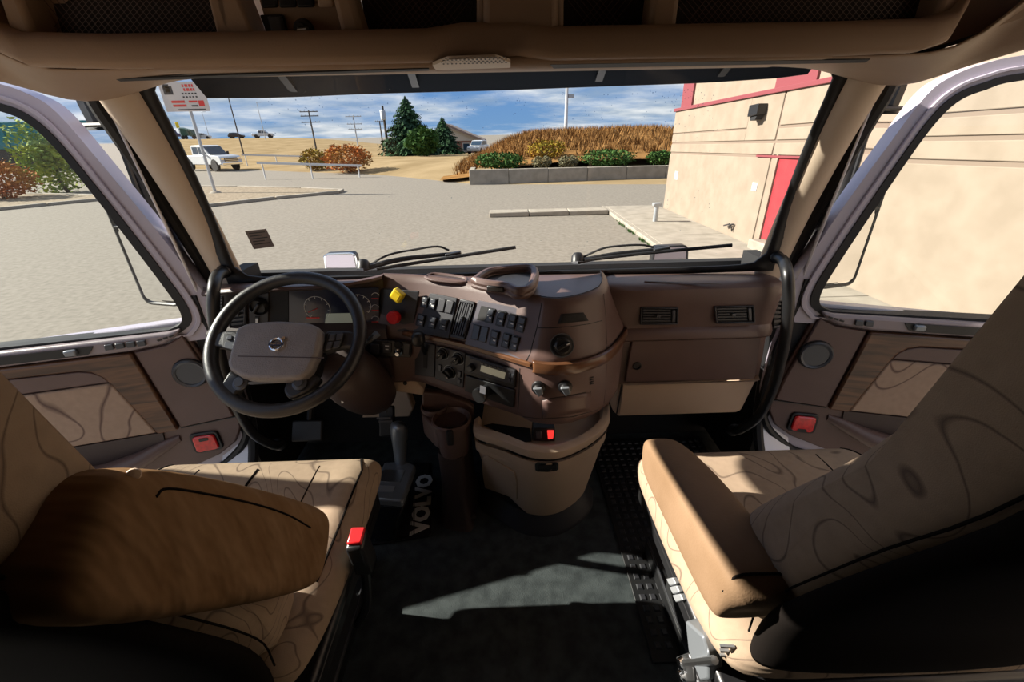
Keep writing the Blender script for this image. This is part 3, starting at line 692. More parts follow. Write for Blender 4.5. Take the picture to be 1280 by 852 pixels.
# ---- windshield: glass, black border, header, pillars
def WS(u, v, off=0.0):
    xb, yb, zb = .80 * u, 1.315 - .10 * u * u, .835 + .035 * u * u
    xt, yt, zt = .775 * u, 1.16 - .085 * u * u, 1.428 - .040 * u * u
    p = V((xb, yb, zb)).lerp(V((xt, yt, zt)), v)
    return p + V((0, .92, .28)) * (.02 * math.sin(PI * v) + off)
wsd = empty('window_1', (0, 1.3, .84)); wsd['kind'] = 'structure'
gl = loft('glass', [[WS(-1 + 2 * i / 24, j / 10) for i in range(25)] for j in range(11)], m_glass, wsd)
ws_bvh = bvh_of(gl)
def in_frame(w0, u0):
    rows_o, rows_i = [], []
    return
per = [(-1 + 2 * i / 30, 0) for i in range(31)] + [(1, j / 14) for j in range(1, 15)] + [(1 - 2 * i / 30, 1) for i in range(1, 31)] + [(-1, 1 - j / 14) for j in range(1, 14)]
def inner(u, v, m=.045):
    k = 1 - m * .8; U = u * k; Vv = .5 + (v - .5) * (1 - m * 2.2)
    return U, Vv
ro = [WS(u, v, -.004) for u, v in per]
# rounded inner edge: superellipse towards the corners
ri = []
for u, v in per:
    U, W = u, 2 * v - 1; e_ = 20.0
    r_ = (abs(U) ** e_ + abs(W) ** e_) ** (1 / e_); U, W = U / r_, W / r_
    U *= .964; W = W * (.93 if W < 0 else .965)
    ri.append(WS(U, (W + 1) / 2, -.006))
loft('rubber_border', [ro, ri], m_rubber, wsd, closed=True, solid=.008)
# header panel between the shelf and the glass, and side headliner pieces
def side_head(s):
    def q(x, y, ax, v):
        p = on(x, y, ax, v); return V((s * abs(p.x), p.y, p.z))
    E_ = [V((s * .94, .02, 1.42)), V((s * .92, .45, 1.41)), q(0, 111, 'x', -.90), q(45, 118, 'x', -.89), q(89, 127, 'x', -.875), q(134, 129, 'x', -.84), q(178, 115, 'x', -.79), q(214, 101, 'y', 1.08), q(250, 95, 'y', 1.11), q(310, 92, 'y', 1.13)]
    U_ = [V((s * .90, .02, 1.71)), V((s * .86, .40, 1.70)), V((s * .82, .56, 1.62)), V((s * .77, .66, 1.50)), V((s * .735, .725, 1.39)), V((s * .69, .75, 1.348)), V((s * .62, .755, 1.345)), V((s * .55, .755, 1.345)), V((s * .47, .755, 1.345)), V((s * .36, .755, 1.345))]
    rows = []
    for t in (0, .15, .5, .85, 1):
        r = []
        for a, b in zip(E_, U_):
            p = a.lerp(b, t); p = p + V((-s * .02, -.01, -.02)) * math.sin(PI * t) * (1.0 if a.y < 1.05 else .2); r.append(p)
        rows.append(r)
    back = [p + V((s * .03, .02, .06)) for p in E_]
    struct(loft('trim_5' if s < 0 else 'trim_6', [back] + rows, m_head, sub=1, solid=.006))
sym(side_head)
struct(loft('trim_7', [[V((x, .745 + .0 * x, 1.347)) for x in (-.5, -.25, 0, .25, .5)], [V((x, .92, 1.352 + .004)) for x in (-.5, -.25, 0, .25, .5)], [V((x, 1.10 + .05 * (1 - x * x * 4), 1.388 - .02 * x * x)) for x in (-.5, -.25, 0, .25, .5)]], m_head, solid=.012))
# A pillars
def pillar(s):
    def q(x, y, ax, v):
        p = on(x, y, ax, v); return V((s * abs(p.x), p.y, p.z))
    r0, r1 = q(306, 356, 'z', .862), q(176, 118, 'y', 1.075)
    l0, l1 = q(272, 345, 'x', -.865), q(126, 127, 'x', -.865)
    rows = []
    for k in range(11):
        t = (k - .8) / 7.4
        a, b = r0.lerp(r1, t) + V((s * (.012 + .012 * max(0, 1 - t)), 0, 0)), l0.lerp(l1, t); bow = V((0, .012, 0)) * math.sin(PI * t)
        nrm = (b - a).cross(r1 - r0).normalized()
        if nrm.dot(CO - a) < 0: nrm = -nrm
        row = []
        for f, h in ((-.05, -.03), (0, .0), (.15, .016), (.4, .026), (.7, .022), (.93, .008), (1.0, -.006), (1.04, -.035)):
            row.append(a.lerp(b, f) + nrm * h + bow)
        rows.append(row)
    o = struct(loft('trim_1' if s < 0 else 'trim_2', rows, m_pillar, sub=1, solid=.004))
    c = r0.lerp(l0, .5) + V((0, -.035, .05)); lathe('screw_cap', [(.012, 0), (.012, .004), (.009, .006), (0, .006)], q(332, 352, 'y', 1.15) if False else c, (-s * .3, -1, .1), m_pillar, o, seg=14)
sym(pillar)
# door-opening jambs: painted flange + rubber seal, as one loop each side
def jamb(s):
    def q(x, y, v):
        p = on(x, y, 'x', -v); return V((s * abs(p.x), p.y, p.z))
    l0, l1 = q(272, 345, .865), q(126, 127, .865)
    upper = [V((s * .935, .08, 1.43)), V((s * .935, .45, 1.425)), V((s * .925, .80, 1.42)), l0.lerp(l1, 1.12) + V((s * .03, .0, .01)), l0.lerp(l1, .95) + V((s * .022, .012, 0)), l0.lerp(l1, .6) + V((s * .022, .012, 0)), l0.lerp(l1, .25) + V((s * .026, .012, 0)), l0 + V((s * .035, .015, -.03)), V((s * .905, 1.235, .78))]
    lower = [V((s * .905, 1.235, .78)), V((s * .925, 1.25, .70)), V((s * .945, 1.26, .58)), V((s * .955, 1.255, .42)), V((s * .955, 1.22, .28)), V((s * .955, 1.13, .17)), V((s * .955, .95, .12)), V((s * .955, .5, .10)), V((s * .955, .08, .10))]
    P = smooth_path(lower, 5); rows = []; cen = V((0, .65, .75))
    def nrm_(P, i):
        t = (P[min(i + 1, len(P) - 1)] - P[max(i - 1, 0)]).normalized(); nr = V((0, t.z, -t.y)).normalized()
        return nr if nr.dot(P[i] - cen) > 0 else -nr
    for dx, dy in ((-.055, .03), (-.055, 0), (.0, -.004), (.05, 0), (.06, .05)):
        rows.append([p + V((s * dx, 0, 0)) + nrm_(P, i) * dy for i, p in enumerate(P)])
    o = struct(loft('trim_8' if s < 0 else 'trim_9', rows, m_white, solid=.004))
    U = smooth_path(upper, 5)
    seal = U[:-1] + [p + V((s * -.055 * min(1, i / 6), 0, 0)) for i, p in enumerate(P)]
    tube('rubber_seal', seal, .017, m_rubber, o, n=1, seg=8)
    tube('seal_lip', [p + V((s * .020, .016, 0)) for p in U[12:]], .009, m_rubber, o, n=1, seg=6)
    rr_ = [[p + V((s * dx, dy, 0)) for p in U[10:-2]] for dx, dy in ((.012, .012), (.030, .02), (.045, .045))]
    loft('painted_flange', rr_, m_lav, o, solid=.004)
sym(jamb)

# ---- the doors, both swung wide open
TH = R(75)
def door(s):
    H = V((s * .97, 1.2, 0)); D = V((s * math.sin(TH), -math.cos(TH), 0)); NI = V((-s * math.cos(TH), -math.sin(TH), 0))
    P = lambda a, z, t=0.0: H + D * a + NI * t + V((0, 0, z))
    pl = Pl(H, NI)
    e = empty('door_1' if s < 0 else 'door_2', P(0, 0.1)); e['kind'] = 'structure'
    G = [(.03, .745), (-.006, .762), (-.014, .806), (.007, .896), (.042, 1.02), (.074, 1.13), (.111, 1.24), (.145, 1.296), (.193, 1.320), (.26, 1.337), (.55, 1.36), (.84, 1.36), (.90, 1.31), (.90, .80), (.86, .750), (.45, .750)]
    O = [(-.06, .70), (-.095, .76), (-.088, .845), (-.047, .983), (-.012, 1.085), (.028, 1.19), (.077, 1.312), (.118, 1.352), (.172, 1.374), (.25, 1.388), (.55, 1.415), (.89, 1.415), (.97, 1.34), (.97, .80), (.97, .70), (.45, .70)]
    def dense(L): 
        return [(p.x, p.y) for p in smooth_path([V((a, z, 0)) for a, z in L + [L[0]]], 4)[:-1]]
    G, O = dense(G), dense(O)
    n = len(G)
    def ring(name, A, B, t0, t1, m_, **k):
        vv = [P(*p, t1) for p in A] + [P(*p, t1) for p in B] + [P(*p, t0) for p in A] + [P(*p, t0) for p in B]; ff = []
        for i in range(n):
            j = (i + 1) % n
            ff += [(i, j, n + j, n + i), (2 * n + i, 3 * n + i, 3 * n + j, 2 * n + j), (i, 2 * n + i, 2 * n + j, j), (n + i, n + j, 3 * n + j, 3 * n + i)]
        return mesh(name, vv, ff, m_, e, **k)
    mid = lambda f: [(a[0] + (b[0] - a[0]) * f, a[1] + (b[1] - a[1]) * f) for a, b in zip(G, O)]
    ring('window_frame', mid(.22), O, -.05, .012, m_lav, bev=.008)
    ring('frame_step', mid(.45), mid(.60), .012, .020, m_lav, bev=.004)
    sl = ring('window_seal', G, mid(.30), -.03, .016, m_rubber, bev=.006)
    prism('window_glass', [P(*p, -.012) for p in mid(.1)], NI * .004, m_glass, e, smooth=False)
    edge = [(-.095, .76), (-.10, .60), (-.095, .44), (-.085, .36), (-.05, .28), (.02, .21), (.12, .17), (.9, .14), (.96, .2), (.97, .72)]
    prism('door_shell', [P(a, z, -.06) for a, z in edge], NI * .05, m_lav, e, bev=.01)
    tube('door_seal', [P(a, z, -.004) for a, z in [(-.075, .80), (-.062, .72)] + [(-.082, .60), (-.085, .44), (-.078, .37), (-.045, .29), (.02, .23), (.12, .19), (.5, .17), (.9, .16)]], .013, m_rubber, e, n=4, seg=8)
    card = [(-.004, .742), (-.03, .62), (-.056, .50), (-.065, .42), (-.060, .365), (-.03, .31), (.03, .27), (.15, .23), (.9, .2), (.93, .3), (.93, .74)]
    c = prism('door_card', [P(a, z, -.01) for a, z in card], NI * .022, m_brown, e, bev=.006)
    # sill strip with sunlight in its colour; recess, switches, vents
    m_sill = m_sillp
    prism('sill_trim', [P(a, z, .012) for a, z in [(-.006, .748), (.012, .727), (.05, .710), (.14, .700), (.92, .702), (.92, .745), (.03, .742)]], NI * .028, m_sill, e, bev=.008)
    prism('pull_recess', rp([P(.208, .732, .041), P(.228, .708, .041), P(.88, .712, .041), P(.88, .735, .041)], .006), NI * .003, m_black, e)
    box('latch', P(.262 if s < 0 else .245, .722, .048), (.028, .014, .018), m_lever, e, rot=Matrix((D, NI, V((0, 0, 1)))).transposed(), bev=.004)
    for k in range(4):
        prism('window_switch' if k else 'lock_switch', rp([P(.085 + k * .026, .716, .040), P(.107 + k * .026, .715, .040), P(.105 + k * .026, .732, .040), P(.084 + k * .026, .733, .040)], .003), NI * .007, m_switch, e, bev=.002) if (s < 0 or k < 2) else None
    for k in range(3): prism('vent_slot', [P(.012 + k * .016, .733 - k * .004, .0405), P(.023 + k * .016, .730 - k * .004, .0405), P(.025 + k * .016, .735 - k * .004, .0405), P(.014 + k * .016, .738 - k * .004, .0405)], NI * .002, m_black, e)
    # front panel, wood, inserts
    prism('front_panel', [P(a, z, .012) for a, z in [(.0, .725), (.02, .714), (.05, .700), (.134, .690), (.102, .410), (-.055, .418), (-.045, .50), (-.02, .63)]], NI * .012, m_brown, e, bev=.004)
    prism('wood_trim', [P(a, z, .012) for a, z in [(.139, .692), (.106, .406), (.166, .403), (.220, .600), (.230, .625), (.250, .646), (.28, .655), (.92, .672), (.92, .696)]], NI * .020, m_wood, e, bev=.006)
    prism('upper_insert', [P(a, z, .012) for a, z in [(.226, .606), (.236, .628), (.256, .643), (.285, .651), (.90, .667), (.90, .606)]], NI * .012, m_brown, e, bev=.003)
    prism('fabric_insert', [P(a, z, .012) for a, z in [(.223, .600), (.171, .405), (.90, .405), (.90, .600)]], NI * .012, m_fabd, e, bev=.005)
    # armrest ledge with a dark pocket above it
    prism('arm_pocket', [P(a, z, .012) for a, z in [(.158, .399), (.90, .399), (.90, .20), (.30, .29), (.165, .350)]], NI * .006, m_brown2, e)
    rows = []
    for a, z, t, r in ((.12, .365, .016, .012), (.17, .345, .030, .02), (.24, .318, .055, .026), (.34, .295, .075, .03), (.6, .285, .085, .032), (.9, .285, .085, .032)):
        rows.append([P(a, z + r * 1.1 * math.cos(x), max(.010, t * .6 + t * .6 * math.sin(x))) for x in [2 * PI * j / 14 for j in range(14)]])
    loft('armrest', rows, m_brown, e, closed=True, caps=True)
    # speaker cup
    sc_ = P(.018 if s > 0 else .014, .600, .024)
    sp_ = lathe('speaker', [(.050, 0), (.048, .008), (.040, .012), (.034, .006), (.030, -.004), (0, -.004)], sc_, NI, m_black, e, seg=28)
    lathe('speaker_ring', [(.046, .009), (.043, .013), (.037, .011), (.036, .006)], sc_, NI, m_switch, sp_, seg=28)
    # red reflector lamp
    a0, z0, ww, hh = .052, .334, .044, .040
    shp = [(-1, -.95), (1, -1), (.95, 1), (-.95, .95)]
    bz = prism('reflector_bezel', rp([P(a0 + x * ww, z0 + z * hh, .010) for x, z in shp], .016), NI * .010, m_black, e, bev=.003)
    prism('reflector_lens', rp([P(a0 + x * ww * .78, z0 + z * hh * .78, .018) for x, z in shp], .012), NI * .010, m_refl, bz, bev=.004)
    prism('release_slot', rp([P(a0 + x * .014, z0 + (.018 if s < 0 else -.024) + z * .006, .0275) for x, z in shp], .004), NI * .002, m_black, bz)
    prism('seam', [P(-.058, .4165, .0125), P(.102, .4085, .0125), P(.102, .4055, .0125), P(-.058, .4135, .0125)], NI * .010, m_black, e, smooth=False)
    return e
m_sillp = mat('sunlit_sill_plastic', (0.26, 0.215, 0.225), 0.35, bump=0.1, bscale=500)  # lighter than the door card: sunlight on the sill put into the colour
sym(door)

# ================================================================== DASHBOARD
dash = empty('dashboard', (0, 1.2, .55)); tag(dash, 'wraparound brown dashboard with angled switch panels and tan lower panels', 'dashboard')
B_ = [(-.37, 1.150), (-.27, 1.128), (-.107, 1.043), (.042, .938), (.08, .915), (.13, .905), (.19, .918), (.26, .965), (.33, 1.075), (.362, 1.165)]
T_ = [(-.36, 1.205), (-.234, 1.172), (-.075, 1.092), (.075, .988), (.10, .966), (.143, .957), (.2, .982), (.252, 1.032), (.278, 1.10), (.290, 1.18)]
L_b = [(-.37, 1.150), (-.28, 1.140), (-.117, 1.034), (.027, .949), (.07, .914), (.12, .902), (.17, .907), (.252, .952), (.315, 1.03), (.350, 1.13)]
def path2(pts, z, ins=0.0):
    P = [V((x, y, z)) for x, y in pts]; Q = []
    c = V((-.05, 1.35, z))
    for p in P: Q.append(p + (c - p).normalized() * ins)
    return smooth_path(Q, 5)
def mixp(a, b, t): return [(p[0] + (q[0] - p[0]) * t, p[1] + (q[1] - p[1]) * t) for p, q in zip(a, b)]
rows = [path2(T_, .889, .014), path2(T_, .884, .003), path2(mixp(T_, B_, .12), .868), path2(mixp(T_, B_, .75), .775), path2(mixp(T_, B_, .9), .756), path2(B_, .748, .004), path2(B_, .712, .004), path2(mixp(B_, L_b, .15), .700), path2(L_b, .58), path2(L_b, .562, .006), path2(L_b, .552, .02), path2(L_b, .548, .12)]
core = loft('centre_body', rows, m_brown, dash, ang=50)
core_b = bvh_of(core)
def sheet(rows_): 
    return BVHTree.FromPolygons([p for r in rows_ for p in r], [(i * len(rows_[0]) + j, i * len(rows_[0]) + j + 1, (i + 1) * len(rows_[0]) + j + 1, (i + 1) * len(rows_[0]) + j) for i in range(len(rows_) - 1) for j in range(len(rows_[0]) - 1)])
# wood band following the body
wb = lambda lo, hi: loft('wood_band', [path2(B_, .747, .0)[lo:hi], path2(B_, .743, -.006)[lo:hi], path2(B_, .730, -.009)[lo:hi], path2(B_, .717, -.006)[lo:hi], path2(B_, .713, .0)[lo:hi]], m_wood, dash, solid=.004)
loft('wood_band', [path2(B_, .739, .0)[4:18], path2(B_, .736, -.005)[4:18], path2(B_, .728, -.005)[4:18], path2(B_, .724, .0)[4:18]], m_wood, dash, solid=.004)
wb(17, 46)
# top of the centre body
tp = path2(T_, .889, .013); nT = len(tp)
bk = [V((-.40 + .74 * i / (nT - 1), 1.300 - .10 * (.3 * abs(i / (nT - 1) - .5)), .848)) for i in range(nT)]
top_rows = [tp, [a.lerp(b, .06) + V((0, 0, .003)) for a, b in zip(tp, bk)], [a.lerp(b, .5) + V((0, 0, .004)) for a, b in zip(tp, bk)], bk]
loft('centre_top', top_rows, m_brown, dash, ang=60); top_b = sheet(top_rows)

tube('top_seam', path2(T_, .8905, .0135)[16:44], .0011, m_blackm, dash, n=1, seg=5)
# passenger side
prof = [(1.30, .842), (1.20, .862), (1.13, .871), (1.105, .868), (1.092, .858), (1.088, .835), (1.094, .806), (1.100, .742), (1.094, .736), (1.088, .726), (1.088, .710), (1.096, .702), (1.112, .700), (1.118, .62), (1.112, .556), (1.118, .548), (1.19, .545)]
rows = []
for x, dy, dz in ((.255, .03, -.004), (.300, .01, 0), (.345, .0, 0), (.45, 0, 0), (.60, .0, 0), (.72, .0, 0), (.757, .008, -.002), (.778, .022, -.006), (.790, .05, -.012), (.796, .10, -.02)):
    rows.append([V((x + (.012 if z < .7 else 0) * (x > .7), min(y + dy, 1.32), z + (dz if z > .7 else -dz * .5))) for y, z in prof])
pas = loft('passenger_body', rows, m_brown, dash, ang=40); pas_b = bvh_of(pas)
prof_t = [(1.10, .552), (1.118, .546), (1.124, .43), (1.130, .418), (1.15, .412), (1.40, .42)]
rows = [[V((x, y + dy, z)) for y, z in prof_t] for x, dy in ((.352, .02), (.362, 0), (.55, 0), (.745, 0), (.762, .008), (.775, .04), (.778, .2))]
for r in rows[3:]:
    for p in r:
        if p.z > .5: p.x += .018
low = loft('lower_panel', rows, m_tan, dash, ang=40)
prism('lower_seam', [(.352, 1.1135, .548), (.357, 1.1135, .548), (.352, 1.1215, .435), (.348, 1.1215, .435)], (0, -.004, 0), m_black, dash)
pp = Pl((.55, 1.112, .63), (0, -1, .02)); pv = Pl((.55, 1.096, .78), (0, -1, .08))
def Q(quad, u, v):
    (a, b, c, d) = [V(p) for p in quad]      # a-b top edge, d-c bottom edge
    return tuple((a.lerp(b, u)).lerp(d.lerp(c, u), v))
def quad_in(quad, u0, v0, u1, v1): return [Q(quad, u0, v0), Q(quad, u1, v0), Q(quad, u1, v1), Q(quad, u0, v1)]
def vent(quad, pl, parent, n, vertical=False, name='air_vent', tab=True):
    o = decal(name, quad, pl, -.004, .004, m_black, parent, rnd=.006, bev=.002)
    decal('vent_cavity', quad_in(quad, .06, .1, .94, .9), pl, .0035, .0045, m_blackm, o)
    for i in range(n):
        t0, t1 = .12 + .76 * i / n, .12 + .76 * (i + .55) / n
        q_ = quad_in(quad, t0, .08, t1, .92) if vertical else quad_in(quad, .07, t0, .80 if tab else .93, t1)
        decal('slat', q_, pl, .004, .009, m_char, o)
    for a, b, c_, d_ in ((0, 0, 1, .08), (0, .92, 1, 1), (0, .06, .05, .94), (.95, .06, 1, .94)):
        decal('vent_bezel', quad_in(quad, a, b, c_, d_), pl, .003, .010, m_char, o, bev=.002)
    if tab:
        decal('vent_wheel', quad_in(quad, .83, .15, .92, .85), pl, .004, .011, m_switch, o, bev=.002)
        decal('vent_tab', quad_in(quad, .42, .42, .52, .56), pl, .008, .016, m_switch, o, bev=.001)
    return o
vent(Z5((213, 224), (380, 226), (380, 300), (210, 302)), pv, dash, 5)
vent(Z5((538, 220), (716, 216), (720, 294), (546, 297)), pv, dash, 5)
# side vent at the far end of the dash
ve = Pl((.792, 1.17, .77), (1, -.75, 0)); vent(Z5((800, 182), (834, 190), (832, 312), (798, 318)), Pl((.800, 1.14, .77), (.35, -1, .05)), dash, 5, tab=False)
gd = decal('glovebox_door', Z5((176, 348), (748, 340), (716, 540), (140, 552)), Pl((.55, 1.112, .63), (0, -1, .0)), -.002, .008, m_brown, dash, rnd=.008, bev=.004)
c = pp.p(*Z5((197, 480))[0]); lathe('glovebox_lock', [(.014, .004), (.013, .011), (.009, .012), (.008, .009), (0, .009)], c, pp.n, m_black, gd, seg=18)
gt = [on(*p, 'z', .868) for p in Z5((232, 112), (575, 124), (600, 140), (590, 150))]
prism('airbag_seam', [on(*p, 'z', .8715) for p in Z5((232, 111), (575, 122), (575, 125), (232, 114))], (0, 0, .0015), m_brown2, dash)

# driver side: hooded instrument bay
rows = []
for x, lipy, lipz, fy in ((-.86, 1.17, .855, 1.19), (-.80, 1.13, .872, 1.17), (-.72, 1.105, .884, 1.165), (-.60, 1.095, .889, 1.165), (-.50, 1.095, .890, 1.165), (-.42, 1.115, .889, 1.165), (-.37, 1.150, .888, 1.170), (-.345, 1.178, .887, 1.18)):
    rows.append([V((x, y, z)) for y, z in ((1.30, .846), (1.22, .868), (lipy + .02, lipz + .004), (lipy + .004, lipz + .003), (lipy, lipz - .003), (lipy + .006, lipz - .009), (fy - .002, .872), (fy, .862), (fy, .765), (fy - .01, .757), (1.142, .752), (1.134, .746), (1.132, .735), (1.135, .66), (1.128, .652), (1.135, .59), (1.15, .575), (1.30, .57))])
drv = loft('driver_body', rows, m_brown2, dash, ang=40)
hood_rows = [[p + V((0, 0, .0012)) for p in r[:5]] for r in rows]
loft('driver_hood', hood_rows, m_brown, dash, ang=50)
cp = Pl((-.5, 1.164, .81), (0, -1, 0)); lp = Pl((-.4, 1.1325, .70), (0, -1, 0))
cl_ = decal('instrument_cluster', Z3((452, 118), (866, 106), (868, 312), (452, 312)), cp, .0, .004, mat('cluster_face', (0.018, 0.022, 0.045), 0.22, coat=0.5), dash, rnd=.006)
def ring_on(pl, c, rpx, w_, m_, parent, name, off=.005, frac=(0, 1)):
    ctr = pl.p(*c, off); e_ = pl.p(c[0] + rpx, c[1], off); r = (e_ - ctr).length; u, v, n = frame_of(pl.n)
    P = []
    for k in range(25):
        a = 2 * PI * (frac[0] + (frac[1] - frac[0]) * k / 24) - PI / 2
        P.append(ctr + (u * math.cos(a) + v * math.sin(a)) * r)
    return tube(name, P, w_, m_, parent, n=1, seg=4)
for (cx, cy, r) in ((580, 205, 16), (775, 190, 14)):
    q = Z3((cx, cy))[0]; gg = ring_on(cp, q, r, .0009, m_ink, cl_, 'gauge_ring', frac=(.12, .88))
    for k in range(9):
        a = 2 * PI * (.12 + .76 * k / 8) - PI / 2; u, v, n = frame_of(cp.n); c = cp.p(*q, .005); rr = (cp.p(q[0] + r, q[1], .005) - c).length
        tube('gauge_tick', [c + (u * math.cos(a) + v * math.sin(a)) * rr * .82, c + (u * math.cos(a) + v * math.sin(a)) * rr * .96], .0009, m_ink, gg, n=1, seg=4)
    tube('gauge_needle', [cp.p(*q, .006), cp.p(q[0] - r * .7, q[1] + r * .3, .006)], .001, m_inkr, gg, n=1, seg=4)
for cy in (150, 205, 258):
    q = Z3((850, cy))[0]; gg = ring_on(cp, q, 5, .0008, m_ink, cl_, 'small_gauge', frac=(.3, .7)); decal('red_mark', [(q[0] - 5, q[1] + 2), (q[0] + 4, q[1] + 2), (q[0] + 4, q[1] + 3), (q[0] - 5, q[1] + 3)], cp, .005, .0055, m_inkr, gg)
decal('red_mark', Z3((530, 245), (590, 245), (590, 251), (530, 251)), cp, .005, .0055, m_inkr, cl_)
decal('display_screen', Z3((622, 228), (742, 226), (746, 302), (612, 304)), cp, .004, .0055, mat('lcd_screen', (0.30, 0.32, 0.27), 0.25, emit=((0.35, 0.36, 0.27), .10)), cl_, rnd=.004)
hp = decal('light_switch_panel', Z3((268, 148), (360, 128), (358, 296), (272, 304)), cp, -.002, .006, m_char, dash, rnd=.004, bev=.002)
q = cp.p(*Z3((320, 188))[0]); lathe('light_knob', [(.026, .006), (.025, .018), (.021, .024), (.019, .016), (.0, .016)], q, cp.n, m_black, hp, seg=22); box('knob_grip', q + V((0, -.024, 0)), (.008, .018, .036), m_black, hp, rot=Euler((0, .7, 0)), bev=.003)
decal('dimmer_slot', Z3((293, 242), (312, 240), (310, 276), (292, 278)), cp, .006, .009, m_black, hp); decal('dimmer_wheel', Z3((297, 250), (308, 249), (307, 270), (297, 271)), cp, .008, .012, m_ink, hp)
decal('bay_gap', Z3((364, 128), (448, 122), (448, 306), (366, 308)), cp, -.001, .002, m_blackm, dash)
vent(Z3((186, 160), (258, 148), (254, 300), (180, 308)), cp, dash, 6)
vent(Z3((112, 152), (150, 146), (146, 240), (110, 246)), Pl((-.815, 1.15, .81), (-.3, -1, 0)), dash, 5, tab=False, name='end_vent')

# brake valve panel with pull knobs
kp = plane_on(core_b, Z4((110, 140), (270, 150), (240, 290), (110, 290), (180, 200)))
kp = Pl(kp.c, V((-.28, -1, .18)))
kb_ = decal('brake_valve_panel', Z4((97, 112), (282, 126), (252, 318), (97, 312)), kp, -.002, .005, m_char, dash, rnd=.004, bev=.002)
for (cx, cy, m_, nm, sides, r) in ((178, 147, m_yellow, 'parking_brake_knob', 4, .023), (160, 250, m_red, 'trailer_brake_knob', 8, .020)):
    c = kp.p(*Z4((cx, cy))[0], .03); u, v, n = frame_of(kp.n); base = c - kp.n * .03
    k_ = lathe('knob_stem', [(.007, .004), (.007, .022)], base, kp.n, m_chrome, kb_, seg=12)
    P = [c + (u * math.cos(2 * PI * (i + (.12 if sides == 4 else .5)) / sides) + v * math.sin(2 * PI * (i + (.12 if sides == 4 else .5)) / sides)) * r for i in range(sides)]
    prism(nm, [p - kp.n * .010 for p in P], kp.n * .022, m_, kb_, bev=.004, bseg=3)
    prism('knob_face', [c + (p - c) * .6 + kp.n * .0115 for p in P], kp.n * .002, m_, kb_)

# ---- angled stack: two switch panels and a vent
sp1 = plane_on(core_b, Z4((330, 200), (420, 220), (520, 250), (620, 300), (700, 330), (560, 330), (360, 280)))
def switches(parent, pl, quads, m_=m_switch, tilt=True):
    for q in quads:
        z = Z4(*q); f = decal('rocker_switch', z, pl, .004, .008, m_black, parent, rnd=.003)
        decal('rocker_upper', quad_in(z, .12, .08, .88, .50), pl, .008, .014, m_, f, bev=.002)
        decal('rocker_lower', quad_in(z, .12, .50, .88, .92), pl, .008, .0115, m_, f, bev=.002)
        decal('switch_mark', quad_in(z, .35, .62, .65, .70), pl, .0115, .0121, m_ink, f)
pa = decal('switch_panel', Z4((290, 126), (464, 160), (424, 350), (256, 320)), sp1, -.002, .005, m_char, dash, rnd=.004, bev=.002)
switches(pa, sp1, [((298, 150), (330, 155), (318, 208), (285, 203)), ((334, 156), (368, 162), (354, 218), (320, 211)), ((278, 230), (315, 240), (300, 296), (264, 288)), ((332, 240), (370, 250), (352, 307), (318, 298)), ((386, 252), (421, 260), (405, 317), (370, 307))])
for q in (((378, 160), (409, 166), (395, 226), (363, 220)), ((414, 168), (447, 174), (431, 234), (400, 227))): decal('blank_switch', Z4(*q), sp1, .004, .009, m_char, pa, bev=.002)
vent(Z4((478, 164), (546, 178), (496, 357), (428, 342)), sp1, dash, 5, vertical=True)
m_gp = mat('grey_panel', (0.115, 0.105, 0.120), 0.32, bump=0.08, bscale=900)
pb = decal('switch_panel', Z4((560, 170), (826, 222), (764, 455), (497, 376)), sp1, -.002, .005, m_gp, dash, rnd=.004, bev=.002)
switches(pb, sp1, [((608, 203), (641, 210), (623, 281), (588, 272)), ((655, 215), (694, 224), (675, 298), (639, 288)), ((708, 230), (746, 238), (728, 310), (691, 299)), ((752, 240), (791, 249), (771, 326), (733, 314)), ((622, 305), (662, 315), (645, 390), (609, 379)), ((680, 320), (716, 329), (700, 399), (664, 389)), ((720, 330), (759, 341), (740, 414), (703, 403))])
decal('open_slot', Z4((572, 195), (605, 202), (587, 270), (551, 262)), sp1, .004, .0055, m_blackm, pb)
for q in (((540, 283), (572, 290), (557, 360), (524, 351)), ((577, 291), (610, 298), (595, 371), (560, 362))): decal('blank_switch', Z4(*q), sp1, .004, .009, m_switch, pb, bev=.002)

